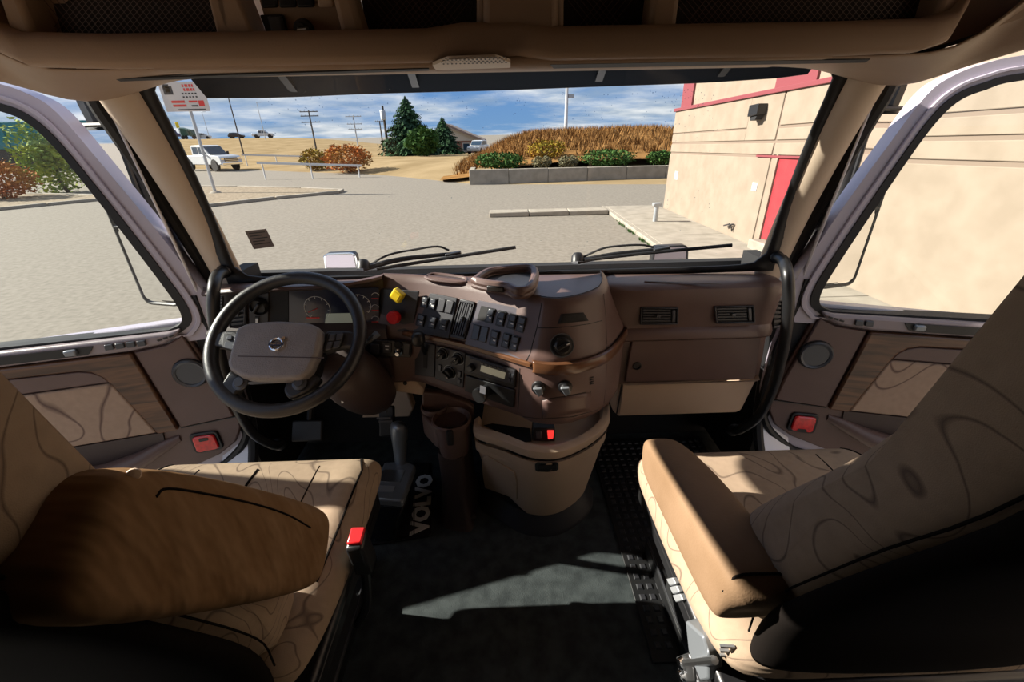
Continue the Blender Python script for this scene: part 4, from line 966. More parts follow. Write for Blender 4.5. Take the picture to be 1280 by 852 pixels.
# ---- lower stack: trailer brake lever, climate dials, radio, cubby
sp2 = plane_on(core_b, Z4((300, 450), (420, 480), (520, 540), (620, 560), (700, 600)))
la = decal('lever_panel', Z4((262, 350), (358, 378), (355, 530), (262, 520)), sp2, -.001, .004, m_char, dash, bev=.002)
decal('lever_slot', Z4((298, 400), (318, 404), (316, 490), (300, 486)), sp2, .004, .005, m_blackm, la)
c0, c1 = sp2.p(*Z4((305, 420))[0], .004), sp2.p(*Z4((274, 352))[0], .062)
tube('brake_lever', [c0, c0.lerp(c1, .5) + V((0, 0, .006)), c1], .006, m_black, la, n=4, seg=8)
cushion('lever_knob', c1, (.036, .036, .040), m_black, la, e=.7, nu=14, nv=10)
ca = decal('climate_panel', Z4((362, 380), (500, 415), (490, 580), (357, 536)), sp2, -.001, .004, m_char, dash, bev=.002)
def dial(parent, zc, r, pl, h=.016, name='dial', m_=m_black):
    c = pl.p(*zc, .004)
    d_ = lathe(name, [(r * 1.15, 0), (r * 1.12, .004), (r * .9, .005), (r * .85, h), (r * .7, h + .003), (0, h + .003)], c, pl.n, m_, parent, seg=24)
    u, v, n = frame_of(pl.n); a = random.uniform(-.8, .8)
    dd = (u * math.cos(a) + v * math.sin(a)); ee = n.cross(dd)
    box('dial_grip', c + n * (h + .005), (r * 1.5, r * .35, .008), m_, d_, rot=Matrix((dd, ee, n)).transposed(), bev=.002)
    prism('dial_mark', [c + n * (h + .009) + dd * r * x + ee * r * y for x, y in ((.35, -.06), (.7, -.06), (.7, .06), (.35, .06))], n * .001, m_ink, d_)
    ring = lathe('dial_scale', [(r * 1.22, .0), (r * 1.22, .001), (r * 1.3, .001), (r * 1.3, .0)], c, pl.n, m_ink if False else m_lever, d_, seg=24)
    return d_
for q, r in (((393, 420), .0145), ((463, 443), .0150), ((424, 508), .0170)): dial(ca, Z4(q)[0], r, sp2)
for q in (((372, 470), (385, 474), (384, 502), (371, 498)), ((462, 500), (478, 505), (476, 532), (460, 527)), ((462, 538), (476, 542), (474, 560), (460, 556))): decal('climate_button', Z4(*q), sp2, .004, .008, m_switch, ca, bev=.001)
rd = decal('radio', Z4((506, 418), (742, 492), (734, 578), (500, 508)), sp2, -.001, .010, m_black, dash, rnd=.004, bev=.002)
decal('radio_face', Z4((516, 436), (732, 502), (726, 566), (510, 502)), sp2, .009, .012, m_char, rd, bev=.002)
decal('radio_display', Z4((572, 474), (686, 510), (680, 540), (566, 503)), sp2, .012, .013, mat('radio_lcd', (0.36, 0.34, 0.26), 0.3, emit=((0.5, 0.45, 0.3), .12)), rd)
lathe('radio_knob', [(.011, .010), (.010, .024), (.008, .026), (0, .026)], sp2.p(*Z4((540, 476))[0], .0), sp2.n, m_black, rd, seg=18)
for i in range(6): decal('radio_button', Z4((568 + i * 20, 460 + i * 6), (583 + i * 20, 465 + i * 6), (582 + i * 20, 473 + i * 6), (567 + i * 20, 468 + i * 6)), sp2, .012, .0145, m_switch, rd)
for k in range(4): decal('radio_button', Z4((700 + (k % 2) * 14, 510 + (k // 2) * 24 + (k % 2) * 4), (710 + (k % 2) * 14, 513 + (k // 2) * 24 + (k % 2) * 4), (708 + (k % 2) * 14, 530 + (k // 2) * 24 + (k % 2) * 4), (698 + (k % 2) * 14, 527 + (k // 2) * 24 + (k % 2) * 4)), sp2, .012, .0145, m_switch, rd)
cu = decal('storage_cubby', Z4((500, 518), (734, 586), (724, 672), (498, 592)), sp2, -.001, .006, m_black, dash, rnd=.004, bev=.002)
c = sp2.p(*Z4((596, 592))[0], .006); gz_ = lathe('plug_gauge', [(.016, 0), (.017, .02), (.021, .024), (.022, .036), (.020, .040), (0, .040)], c, sp2.n, m_black, cu, seg=24)
decal('gauge_screen', Z4((566, 570), (592, 578), (590, 612), (564, 604)), sp2, .0465, .0475, mat('gauge_lcd', (0.55, 0.56, 0.56), 0.3, emit=((0.6, 0.6, 0.6), .10)), gz_)

# ---- nose of the centre body
np1 = plane_on(core_b, Z4((940, 330), (960, 400), (1010, 380), (900, 380)))
dd_ = dial(dash, Z4((950, 382))[0], .023, np1, h=.012, name='fan_dial'); 
for k in range(6):
    u, v, n = frame_of(np1.n); c = np1.p(*Z4((950, 382))[0], .010); a = k * PI / 3
    prism('dial_dot', [c + (u * math.cos(a + t) + v * math.sin(a + t)) * .0185 + (u * math.cos(b) + v * math.sin(b)) * .0016 for t in (0,) for b in [2 * PI * j / 8 for j in range(8)]], n * .003, m_ink, dd_)
def patch(name, zpts, off, m_, parent, th=.002, sub=1):
    """thin panel wrapped on the centre body"""
    P = []; n_ = len(zpts)
    dense = []
    for i in range(n_):
        a, b = V(zpts[i]), V(zpts[(i + 1) % n_])
        for k in range(sub): dense.append(a.lerp(b, k / sub))
    hs = []
    for q in dense:
        h = core_b.ray_cast(CO, ray(*q).normalized())
        if h[0] is None: continue
        m = h[1] if h[1].dot(CO - h[0]) > 0 else -h[1]; hs.append((h[0], m))
    vv = [h + m * off for h, m in hs] + [h + m * (off + th) for h, m in hs]; k = len(hs)
    return mesh(name, vv, [list(range(k))[::-1], list(range(k, 2 * k))] + [[i, (i + 1) % k, k + (i + 1) % k, k + i] for i in range(k)], m_, parent, smooth=False)
def seam(zpts, w_=.0011, parent=dash):
    P = []
    z = Z4(*zpts)
    for a, b in zip(z[:-1], z[1:]):
        for k in range(6):
            q = V(a).lerp(V(b), k / 6); h = core_b.ray_cast(CO, ray(*q).normalized())
            if h[0] is not None: P.append(h[0])
    if len(P) > 2: tube('seam', P, w_, m_blackm, parent, n=1, seg=5)
def gpatch(name, quad, off, m_, parent, nu=8, nv=4):
    rows_ = []
    for j in range(nv + 1):
        r = []
        for i in range(nu + 1):
            h = core_b.ray_cast(CO, ray(*Q(quad, i / nu, j / nv)).normalized())
            if h[0] is None: return
            m = h[1] if h[1].dot(CO - h[0]) > 0 else -h[1]; r.append(h[0] + m * off)
        rows_.append(r)
    return loft(name, rows_, m_, parent, solid=.0008)
gpatch('hand_slot', Z4((946, 234), (1050, 227), (1074, 266), (930, 281)), .0012, m_blackm, dash)
seam([(836, 300), (900, 300), (1000, 292), (1080, 280), (1150, 262)]); seam([(856, 180), (845, 240), (832, 300), (800, 420), (778, 462)]); seam([(1146, 140), (1156, 260), (1162, 420)]); seam([(1160, 470), (1154, 580), (1146, 672)])
seam([(752, 490), (748, 600), (742, 712)]); seam([(750, 716), (860, 728), (1000, 718), (1140, 678)])
np2 = plane_on(core_b, Z4((845, 580), (900, 580), (968, 575), (900, 620)))
for q in ((840, 578), (966, 575)):
    c = np2.p(*Z4(q)[0], .0); k_ = lathe('socket_knob', [(.018, 0), (.017, .008), (.012, .010), (.011, .020), (0, .020)], c, np2.n, m_black, dash, seg=18)
    u, v, n = frame_of(np2.n); prism('knob_pointer', [c + n * .018 + u * x + v * y for x, y in ((-.012, .010), (.010, .012), (.014, -.004), (.002, -.013))], n * .010, m_lever, k_, bev=.002)
for k in range(4): gpatch('louvre', Z4((1080, 533 + k * 10), (1098, 528 + k * 10), (1098, 532 + k * 10), (1080, 537 + k * 10)), .0012, m_blackm, dash, 3, 1)
gpatch('ashtray_door', Z4((858, 640), (1084, 602), (1080, 688), (860, 724)), .0018, m_brown, dash)
for zz_ in ([(856, 638), (960, 622), (1086, 598)], [(1086, 598), (1081, 690)], [(858, 727), (856, 638)]): seam(zz_)
# side bracket strip and joint to the passenger panel
lathe('trim_cap', [(.014, 0), (.013, .008), (.008, .010), (0, .010)], (.366, 1.120, .76), (.3, -1, .2), m_brown, dash, seg=14)
# ---- trays on the dash top
zt = .891
loopz = Z4((540, 78), (600, 38), (690, 24), (800, 18), (824, 50), (800, 108), (745, 126), (690, 104), (600, 92))
P = [on(x, y, 'z', zt + .018) for x, y in loopz]
Pi = smooth_path(P + [P[0]], 5)[:-1]
tr = prism('dash_tray', [p - V((0, 0, .014)) for p in Pi], (0, 0, .004), m_char, dash)
tube('tray_rim', P, .011, m_brown, tr, n=5, seg=10, closed=True)
tube('tray_rim_base', [p - V((0, 0, .012)) for p in P], .010, m_brown, tr, n=5, seg=8, closed=True)
c = on(*Z4((640, 106))[0], 'z', zt + .014); box('tray_clip', c + V((0, -.008, -.002)), (.045, .014, .014), m_black, tr, bev=.003, rot=Euler((0, 0, -.35)))
loop2 = Z4((308, 62), (350, 46), (480, 62), (502, 74), (480, 88), (345, 74))
P = [on(x, y, 'z', .886) for x, y in loop2]; t2 = tube('coin_tray', P, .005, m_brown, dash, n=4, seg=8, closed=True); prism('coin_tray_bed', [p - V((0, 0, .002)) for p in smooth_path(P + [P[0]], 4)[:-1]], (0, 0, .002), m_brown2, t2)
# lower switch strip right of the column
ls = decal('lower_switch_panel', Z4((32, 352), (246, 362), (240, 436), (32, 430)), Pl((-.35, 1.131, .70), (-.05, -1, 0)), .0, .005, m_black, dash, bev=.002)
lpl = Pl((-.35, 1.131, .70), (-.05, -1, 0))
for q in (((108, 366), (150, 368), (149, 416), (108, 414)), ((206, 368), (238, 370), (234, 424), (204, 422)), ((50, 372), (92, 374), (92, 420), (50, 418))): decal('rocker_switch', Z4(*q), lpl, .005, .010, m_char, ls, bev=.002)
decal('switch_mark', Z4((118, 382), (136, 383), (136, 388), (118, 387)), lpl, .010, .0105, m_ink, ls); decal('switch_mark', Z4((120, 398), (134, 399), (134, 403), (120, 402)), lpl, .010, .0105, m_ink, ls)
c = lpl.p(*Z4((182, 410))[0], .004); lathe('ignition_lock', [(.012, 0), (.012, .010), (.008, .012), (.006, .020), (0, .020)], c, lpl.n, m_chrome, ls, seg=16); lathe('socket', [(.013, 0), (.012, .006), (.008, .003), (0, .003)], lpl.p(*Z4((182, 378))[0], .004), lpl.n, m_blackm, ls, seg=16)
# under-dash tan pieces
prism('under_panel', [on(*p, 'y', 1.17) for p in Z6((70, 62), (300, 62), (335, 100), (335, 130), (190, 110), (75, 108))], (0, .12, 0), m_tan, dash, bev=.006)
for q in ((128, 70), (250, 70)): lathe('panel_screw', [(.007, 0), (.006, .003), (0, .003)], on(*Z6(q)[0], 'y', 1.17), (0, -1, 0), m_black, dash, seg=10)
prism('kick_panel', [on(*p, 'y', 1.42) for p in Z6((45, 235), (105, 130), (150, 180), (200, 100), (260, 110), (290, 190), (270, 230))], (0, .05, 0), m_tan, dash, bev=.006)
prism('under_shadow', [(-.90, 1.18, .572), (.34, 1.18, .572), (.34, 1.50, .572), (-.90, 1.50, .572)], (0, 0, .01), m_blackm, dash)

# ================================================================== STEERING WHEEL + COLUMN
ct = V((-.535, .955, .805)); tl = R(40); wn = V((0, -math.sin(tl), math.cos(tl))); wv = V((0, math.cos(tl), math.sin(tl))); wu = V((1, 0, 0))
sw = empty('steering_wheel', ct); tag(sw, 'black four spoke steering wheel with a grey brown airbag cover', 'steering wheel')
RW = .178
m_leather = mat('wheel_leather', (0.016, 0.016, 0.018), 0.36, bump=0.3, bscale=500)
tube('rim', [ct + (wu * math.cos(2 * PI * k / 32) + wv * math.sin(2 * PI * k / 32)) * RW for k in range(32)], .0165, m_leather, sw, n=2, seg=14, closed=True)
wpl = Pl(ct + wn * .012, wn); wp0 = Pl(ct, wn)
m_hub = mat('airbag_vinyl', (0.21, 0.19, 0.182), 0.40, bump=0.7, bscale=350, c2=(0.24, 0.22, 0.21), nscale=30)
hub = decal('airbag_cover', Z3((240, 325), (285, 300), (420, 288), (570, 297), (628, 325), (612, 430), (572, 520), (530, 552), (420, 556), (275, 550), (212, 512), (202, 480), (215, 425)), wpl, -.012, .024, m_hub, sw, rnd=.018, bev=.010, bseg=4)
decal('cover_seam', Z3((212, 424), (420, 428), (612, 432), (611, 436), (420, 432), (211, 428)), wpl, .0238, .0246, m_brown2, hub)
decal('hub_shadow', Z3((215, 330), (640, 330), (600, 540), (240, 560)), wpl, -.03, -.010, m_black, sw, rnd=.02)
# emblem: ring, arrow and bar
q = Z3((392, 371))[0]; c = wpl.p(*q, .026); rr = .0145
tube('emblem_ring', [c + (wu * math.cos(2 * PI * k / 20) + wv * math.sin(2 * PI * k / 20)) * rr for k in range(20)], .0034, m_chrome, hub, n=1, seg=8, closed=True)
dg = (wu + wv).normalized(); dn = (wu - wv).normalized()
prism('emblem_arrow', [c + dg * rr * .9 + dn * .002, c + dg * rr * 1.35 + dn * .002, c + dg * rr * 1.25 + dn * .006, c + dg * rr * 1.75, c + dg * rr * 1.25 - dn * .006, c + dg * rr * 1.35 - dn * .002, c + dg * rr * .9 - dn * .002], wn * .004, m_chrome, hub)
prism('emblem_bar', [c + wu * x + wv * y - wn * .001 for x, y in ((-.017, -.0038), (.017, -.0038), (.017, .0038), (-.017, .0038))], wn * .005, mat('emblem_blue', (0.03, 0.04, 0.08), 0.3), hub)
text('emblem_lettering', 'VOLVO', .0075, c + wn * .0045, wu, wv, m_chrome, hub, ext=.0004)
# spokes
for nm, q in (('spoke', ((110, 350), (165, 322), (245, 325), (218, 420), (150, 395), (95, 400))), ('spoke', ((628, 325), (720, 322), (770, 330), (770, 400), (700, 400), (612, 428))), ('spoke', ((200, 500), (262, 548), (240, 600), (200, 645), (130, 590), (165, 560))), ('spoke', ((455, 556), (572, 520), (620, 540), (560, 600), (470, 640), (440, 600)))):
    decal(nm, Z3(*q), wp0, -.012, .010, m_leather, sw, rnd=.014, bev=.006, bseg=3)
for q, btn in ((((152, 332), (236, 322), (214, 412), (146, 392)), [((160, 360), (208, 366), (204, 402), (150, 388)), ((166, 336), (192, 333), (188, 352), (164, 354)), ((200, 333), (228, 328), (222, 354), (196, 354))]), (((638, 324), (710, 322), (688, 394), (614, 408)), [((642, 326), (668, 325), (662, 355), (634, 358)), ((674, 325), (704, 324), (694, 352), (668, 355)), ((630, 364), (654, 362), (646, 396), (620, 402)), ((660, 362), (690, 358), (682, 388), (654, 394))])):
    pd = decal('button_pad', Z3(*q), wp0, .006, .016, m_black, sw, rnd=.006, bev=.003)
    for b in btn: decal('wheel_button', Z3(*b), wp0, .015, .020, m_switch, pd, rnd=.003, bev=.0015)
for q in ((226, 552), (500, 552)):
    c = wp0.p(*Z3(q)[0], .012); lathe('horn_button', [(.017, 0), (.017, .004), (.011, .006), (.010, .010), (0, .010)], c, wn, m_switch, sw, seg=18)
tube('hub_boss', [ct - wn * .015, ct - wn * .05, ct - wn * .09], [.055, .05, .045], m_blackm, sw, n=3, seg=14)
# column shroud + stalk
shr = empty('column_shroud', (-.47, 1.08, .62)); tag(shr, 'dark brown shroud wrapped around the steering column under the wheel', 'column cover')
rows = []
for t, a, b in ((0, .06, .05), (.1, .09, .075), (.5, .10, .085), (.85, .085, .075), (1, .05, .04)):
    c0 = V((-.46, 1.03, .70)).lerp(V((-.43, 1.20, .46)), t); rows.append([c0 + wu * a * math.cos(2 * PI * k / 18) + wv * b * math.sin(2 * PI * k / 18) for k in range(18)])
loft('shroud_body', rows, m_brown2, shr, closed=True, caps=True, sub=1)
tube('column', [ct - wn * .095, ct - wn * .22 + V((0, .02, 0)), ct - wn * .34 + V((0, .04, 0))], [.045, .05, .05], m_blackm, shr, n=4, seg=14)
decal('adjust_lever', Z3((684, 566), (692, 566), (704, 640), (696, 642)), Pl((-.45, 1.04, .62), (0, -1, .2)), 0, .006, m_ink, shr)
st = empty('control_stalk', on(*Z4((60, 345))[0], 'y', 1.06)); tag(st, 'silver grey stalk beside the wheel rim under the red knob', 'stalk')
a_, b_ = on(*Z4((20, 375))[0], 'y', 1.06), on(*Z4((84, 325))[0], 'y', 1.09)
tube('stalk_arm', [a_ + V((-.08, .02, -.03)), a_, a_.lerp(b_, .7)], [.007, .007, .008], m_black, st, n=3, seg=8); tube('stalk_tip', [a_.lerp(b_, .45), b_], [.010, .014], m_lever, st, n=1, seg=8, sect=(1, .6))

# ================================================================== ROOF, OVERHEAD SHELF, THINGS AROUND THE WINDSHIELD
struct(loft('roof_cap', [[V((x, 1.19 - .08 * x * x, 1.40 - .03 * x * x)) for x in (-.92, -.6, -.3, 0, .3, .6, .92)], [V((x, 1.02, 1.60)) for x in (-.92, -.6, -.3, 0, .3, .6, .92)], [V((x, .85, 1.76)) for x in (-.93, -.6, -.3, 0, .3, .6, .93)], [V((x, -1.24, 1.78)) for x in (-.95, -.6, -.3, 0, .3, .6, .95)]], m_white, solid=.01))
for s in (-1, 1):
    struct(prism('trim_10' if s < 0 else 'trim_11', [(s * .55, .80, 1.36), (s * .70, .80, 1.36), (s * .93, .78, 1.43), (s * .93, .70, 1.74), (s * .55, .72, 1.74)], (0, .02, 0), m_head, smooth=False))
sh = empty('overhead_shelf', (0, .75, 1.35)); tag(sh, 'tan overhead storage shelf with netted compartments above the windshield', 'shelf')
fp = Pl((0, .745, 1.40), (0, -1, -.12))
prof = [(.775, 1.352), (.750, 1.344), (.738, 1.344), (.731, 1.347), (.728, 1.353), (.727, 1.372), (.730, 1.379), (.737, 1.384), (.750, 1.387), (.79, 1.388)]
rows = []
for x, dz in ((-.715, .10), (-.71, .05), (-.695, .018), (-.665, .004), (-.55, 0), (-.1, 0), (-.05, .006), (.03, .007), (.08, 0), (.5, 0), (.62, .002), (.655, .012), (.672, .045), (.678, .10)):
    rows.append([V((x, y + (0.0 if dz < .03 else .01), z + dz)) for y, z in prof])
loft('front_lip', rows, m_head, sh, ang=70)
for q in ([(10, -90), (28, -90), (88, 66), (84, 84), (62, 80)], [(262, -90), (290, -90), (314, 64), (340, 72), (300, 74)], [(292, -90), (288, 0), (310, 66), (346, 70), (318, 0), (300, -90)], [(405, -90), (428, 0), (443, 62), (468, 54), (452, 0), (440, -90)], [(598, -90), (597, 42), (700, 54), (700, 0), (700, -90)], [(797, 50), (803, 0), (806, -90), (842, -90), (836, 0), (830, 50)], [(1128, 50), (1140, 62), (1165, 30), (1190, -90), (1190, -90), (1172, -90)]):
    decal('divider', q, fp, -.05, .0, m_head, sh, bev=.008, bseg=3)
bulge = decal('centre_bulge', [(606, -90), (604, 40), (620, 66), (680, 66), (696, 48), (696, -90)], fp, -.01, .012, m_head, sh, bev=.01, bseg=3)
back = Pl((0, .79, 1.40), (0, -1, -.12))
m_mesh2 = mat('net_fabric', (0.030, 0.024, 0.021), 0.9, bump=1.0, bscale=260)
nets = [[(35, -90), (50, -60), (90, 70), (320, 70), (290, -90)], [(440, -90), (462, 60), (605, 48), (600, -90)], [(690, -90), (690, 60), (805, 60), (812, -90)], [(822, -90), (822, 60), (1140, 62), (1185, -90)]]
for q in nets:
    n_ = decal('storage_net', q, fp, -.045, -.040, m_mesh2, sh)
    # the cord grid of the net
    vv, ff = [], []
    xs_ = [p[0] for p in q]; x0_, x1_ = min(xs_) + 12, max(xs_) - 14
    k = 0
    for dirn in (-1, 1):
        for i in range(int((x1_ - x0_) / 8) + 8):
            xa = x0_ + (i - 4) * 8; xb = xa + dirn * 40
            a, b = (xa, 0), (xb, 50)
            if not (x0_ < min(xa, xb) and max(xa, xb) < x1_): continue
            A, Bq = fp.p(*a, -.0385), fp.p(*b, -.0385); w_ = V((.0007, 0, 0)); j = len(vv); vv += [A - w_, A + w_, Bq + w_, Bq - w_]; ff.append((j, j + 1, j + 2, j + 3))
    c_ = mesh('net_cord', vv, ff, m_brown, n_, smooth=False); c_['kind'] = 'stuff'
Z8 = zoomer(300, 0, 8.0)
cpn = decal('switch_console', [(316, -90), (326, 0), (345, 66), (442, 60), (428, 0), (410, -90)], fp, -.030, -.022, m_head, sh, bev=.004)
for q in (((210, -60), (380, -60), (385, 78), (240, 84)), ((395, -60), (560, -60), (570, 76), (410, 80)), ((575, -60), (735, -60), (750, 74), (590, 78))): decal('rocker_switch', Z8(*q), fp, -.022, -.016, m_black, cpn, bev=.002)
decal('lamp_button', Z8((780, -60), (940, -60), (950, 70), (800, 78)), fp, -.022, -.014, m_tan, cpn, bev=.003)
decal('large_rocker', Z8((205, 150), (440, 145), (525, 465), (330, 470)), fp, -.022, -.019, m_black, cpn, rnd=.003); decal('large_rocker_cap', Z8((290, 165), (430, 160), (500, 450), (370, 458)), fp, -.019, -.010, m_switch, cpn, bev=.003)
c = fp.p(*Z8((650, 300))[0], -.022); kn = lathe('selector_knob', [(.014, 0), (.013, .008), (.009, .010), (.008, .022), (0, .022)], c, fp.n, m_black, cpn, seg=20)
decal('knob_pointer', Z8((580, 270), (700, 260), (720, 400), (670, 460), (630, 380)), fp, -.004, .004, m_black, kn, bev=.002)
for k in range(3): decal('knob_print', Z8((570 + k * 22, 290 + k * 30), (660 + k * 10, 280 + k * 30), (662 + k * 10, 294 + k * 30), (572 + k * 22, 304 + k * 30)), fp, .0042, .0047, m_ink, kn)
prism('upper_fascia', [(-.72, .742, 1.475), (.69, .742, 1.475), (.80, .70, 1.70), (-.82, .70, 1.70)], (0, .06, 0), m_head, sh, bev=.008)
box('shelf_floor', (0, .79, 1.362), (1.30, .08, .006), m_head, sh)
# things lying in the left compartment
P = [fp.p(x, y, -.030) for x, y in ((96, 53), (120, 60), (150, 63), (185, 63), (220, 62), (244, 60))]; tg = tube('braided_strap', P, .0035, mat('tan_cord', (0.55, 0.40, 0.24), 0.9, c2=(0.2, 0.13, 0.08), nscale=120, detail=0), n=6, seg=8)
tag(tg, 'tan braided strap with an orange patch lying in the left overhead net', 'strap')
decal('orange_patch', [(178, 58), (190, 55), (193, 63), (180, 66)], fp, -.035, -.0245, mat('orange_plastic', (0.65, 0.12, 0.03), 0.5), tg, bev=.002)
# slots and grille under the shelf
un = Pl((0, .9, 1.3435), (0, 0, -1)); un2 = Pl((0, .80, 1.3435), (0, 0, -1))
decal('visor_slot', [(142, 97.5), (300, 91.5), (536, 84), (536, 86.5), (300, 94.5), (146, 100.5)], un2, 0, .002, m_blackm, sh)
decal('visor_slot', [(688, 79), (900, 75), (1088, 72.5), (1082, 76.5), (900, 80), (692, 84)], un2, 0, .002, m_blackm, sh)
gr_ = decal('speaker_grille', [(540, 78), (560, 70), (620, 68), (638, 74), (638, 81), (545, 84)], un2, .0, .004, m_pillar, sh, rnd=.006)
vv, ff = [], []
for r_ in range(4):
    for k in range(16):
        x, y = 552 + k * 5.2 + (r_ % 2) * 2.6, 73.2 + r_ * 2.3 - k * .12; P = [un2.p(x + dx, y + dy, .0045) for dx, dy in ((-1.6, 0), (0, -.8), (1.6, 0), (0, .8))]; j = len(vv); vv += P; ff.append((j, j + 1, j + 2, j + 3))
ho = mesh('grille_holes', vv, ff, m_blackm, gr_, smooth=False); ho['kind'] = 'stuff'

# ---- outside sun visor
vr0, vr1 = [], []
for i in range(21):
    t = i / 20; px_ = 258 + (1010 - 258) * t
    bt = [(205, 119), (254, 121), (345, 120.5), (462, 115.5), (620, 111.5), (764, 106), (880, 102), (985, 95), (1015, 90)]
    for (xa, ya), (xb, yb) in zip(bt[:-1], bt[1:]):
        if xa <= px_ <= xb + .01: py_ = ya + (yb - ya) * (px_ - xa) / (xb - xa)
    Y = 1.40 - .13 * (2 * t - 1) ** 2
    vr0.append(far(px_, py_, Y)); q = far(px_, py_, Y); vr1.append(V((q.x, q.y - .14, q.z + .085)))
vis = empty('sun_visor', (0, 1.38, 1.42)); tag(vis, 'dark tinted outside sun visor across the top of the windshield', 'visor')
loft('visor_blade', [vr1, [a.lerp(b, .5) + V((0, .01, .01)) for a, b in zip(vr1, vr0)], vr0], m_visor, vis, solid=.006)
tube('visor_edge', [p + V((0, .001, 0)) for p in vr0], .004, m_char, vis, n=1, seg=6)
for i in (3, 7, 13, 17): box('visor_bracket', (vr1[i] + vr0[i]) / 2 + V((0, -.01, .012)), (.02, .16, .02), m_black, vis, rot=Euler((-.5, 0, 0)))

# ---- wipers
def wsp(px, py, off):
    d = ray(px, py).normalized(); h = ws_bvh.ray_cast(CO, d)
    if h[0] is None:
        return on(px, py, 'y', 1.33)
    return h[0] + V((0, .92, .28)) * off
for lb, bl, arm, hose in (('left windshield wiper behind the steering wheel', [(470, 340), (530, 330.5), (645, 312.5)], [(452, 343), (500, 331), (566, 324)], [(456, 342), (482, 328), (516, 321), (545, 317), (560, 322)]), ('right windshield wiper in front of the passenger seat', [(732, 329), (800, 321), (918, 310)], [(724, 334), (770, 325), (830, 318)], [(728, 332), (755, 320), (776, 316.5), (805, 315), (822, 318)])):
    e = empty('wiper', wsp(*bl[0], .03)); tag(e, lb, 'wiper', 'windshield wipers')
    tube('blade', [wsp(*p, .018) for p in bl], .0055, m_rubber, e, n=3, seg=8); tube('arm', [wsp(*p, .034) for p in arm], [.010, .008, .006], m_black, e, n=3, seg=8)
    tube('hose', [wsp(*p, .045) for p in hose], .0035, m_rubber, e, n=4, seg=6)
    box('clip', wsp(*arm[-1], .028), (.05, .02, .016), m_black, e, bev=.003, rot=Euler((0, -.15, 0)))
    lathe('pivot', [(.022, 0), (.02, .02), (.012, .03), (0, .03)], wsp(*arm[0], .03), (0, .5, 1), m_black, e, seg=12)
# ---- sticker and rain drops on the glass
sq = ZW1((367, 606), (444, 598), (475, 662), (400, 672)); spl = plane_on(ws_bvh, sq)
stk = tag(decal('windshield_sticker', sq, spl, .004, .0055, mat('sticker_grey', (0.20, 0.165, 0.145), 0.7)), 'small grey inspection sticker on the lower left of the windshield', 'sticker')
for k in range(5): decal('sticker_line', quad_in(sq, .12, .14 + k * .15, .88 - (k % 2) * .2, .19 + k * .15), spl, .0055, .006, m_char, stk)
bm = bmesh.new(); rnd = random.Random(5)
for _ in range(260):
    px_ = rnd.uniform(330, 860) if rnd.random() < .7 else rnd.uniform(830, 900); py_ = 112 + abs(rnd.gauss(0, 30)) if rnd.random() < .75 else rnd.uniform(110, 320)
    h = ws_bvh.ray_cast(CO, ray(px_, py_).normalized())
    if h[0] is None: continue
    r = rnd.uniform(.0007, .0018); bmesh.ops.create_icosphere(bm, subdivisions=1, radius=r, matrix=Matrix.Translation(h[0] + V((0, .003, .001))))
me = bpy.data.meshes.new('rain_drops'); bm.to_mesh(me); bm.free(); m_drop = glass('water_drop', (0.75, 0.8, 0.85)); dr_ = fin('rain_drops', me, m_drop, wsd); dr_['kind'] = 'stuff'

# ---- white hood and fender mirrors, side mirrors
struct(loft('hood', [[V((x * w_, y - .06 * x * x, z - .10 * abs(x) ** 3)) for x in (-1, -.75, -.4, 0, .4, .75, 1)] for y, z, w_ in ((1.36, .78, .95), (1.6, .765, .98), (2.0, .640, 1.0), (2.5, .47, 1.0), (2.9, .30, .95), (3.1, 0, .9))], m_white, solid=.01, sub=1))
for lb, q in (('square chrome hood mirror beyond the steering wheel', ((405, 318), (443, 316.5), (448, 342), (409, 344))), ('square black framed hood mirror beyond the right wiper', ((818, 309), (859, 307), (858, 333), (815, 334)))):
    Y = 2.5; P = [on(x, y, 'y', Y) for x, y in q]; c = sum(P, V()) / 4; e = empty('hood_mirror', c - V((0, -.04, .12))); tag(e, lb, 'mirror', 'hood mirrors')
    prism('housing', rp([c + (p - c) * 1.06 for p in P], .03), (0, .06, 0), m_black, e, bev=.012); nrm = V((-.15 * (1 if c.x < 0 else -1), -1, .18))
    prism('mirror_pane', rp([c + (p - c) * .93 + V((0, -.004 - .0 * i, 0)) for i, p in enumerate(P)], .02), (0, .003, 0), m_mirror, e, smooth=False)
    tube('rim', rp([c + (p - c) * 1.02 for p in P], .03), .006, m_chrome if c.x < 0 else m_black, e, n=1, seg=6, closed=True)
    tube('stem', [c + V((0, .05, -.05)), c + V((0, .08, -.20)), c + V((-.0, .10, -.32))], .014, m_black, e, n=3, seg=8)
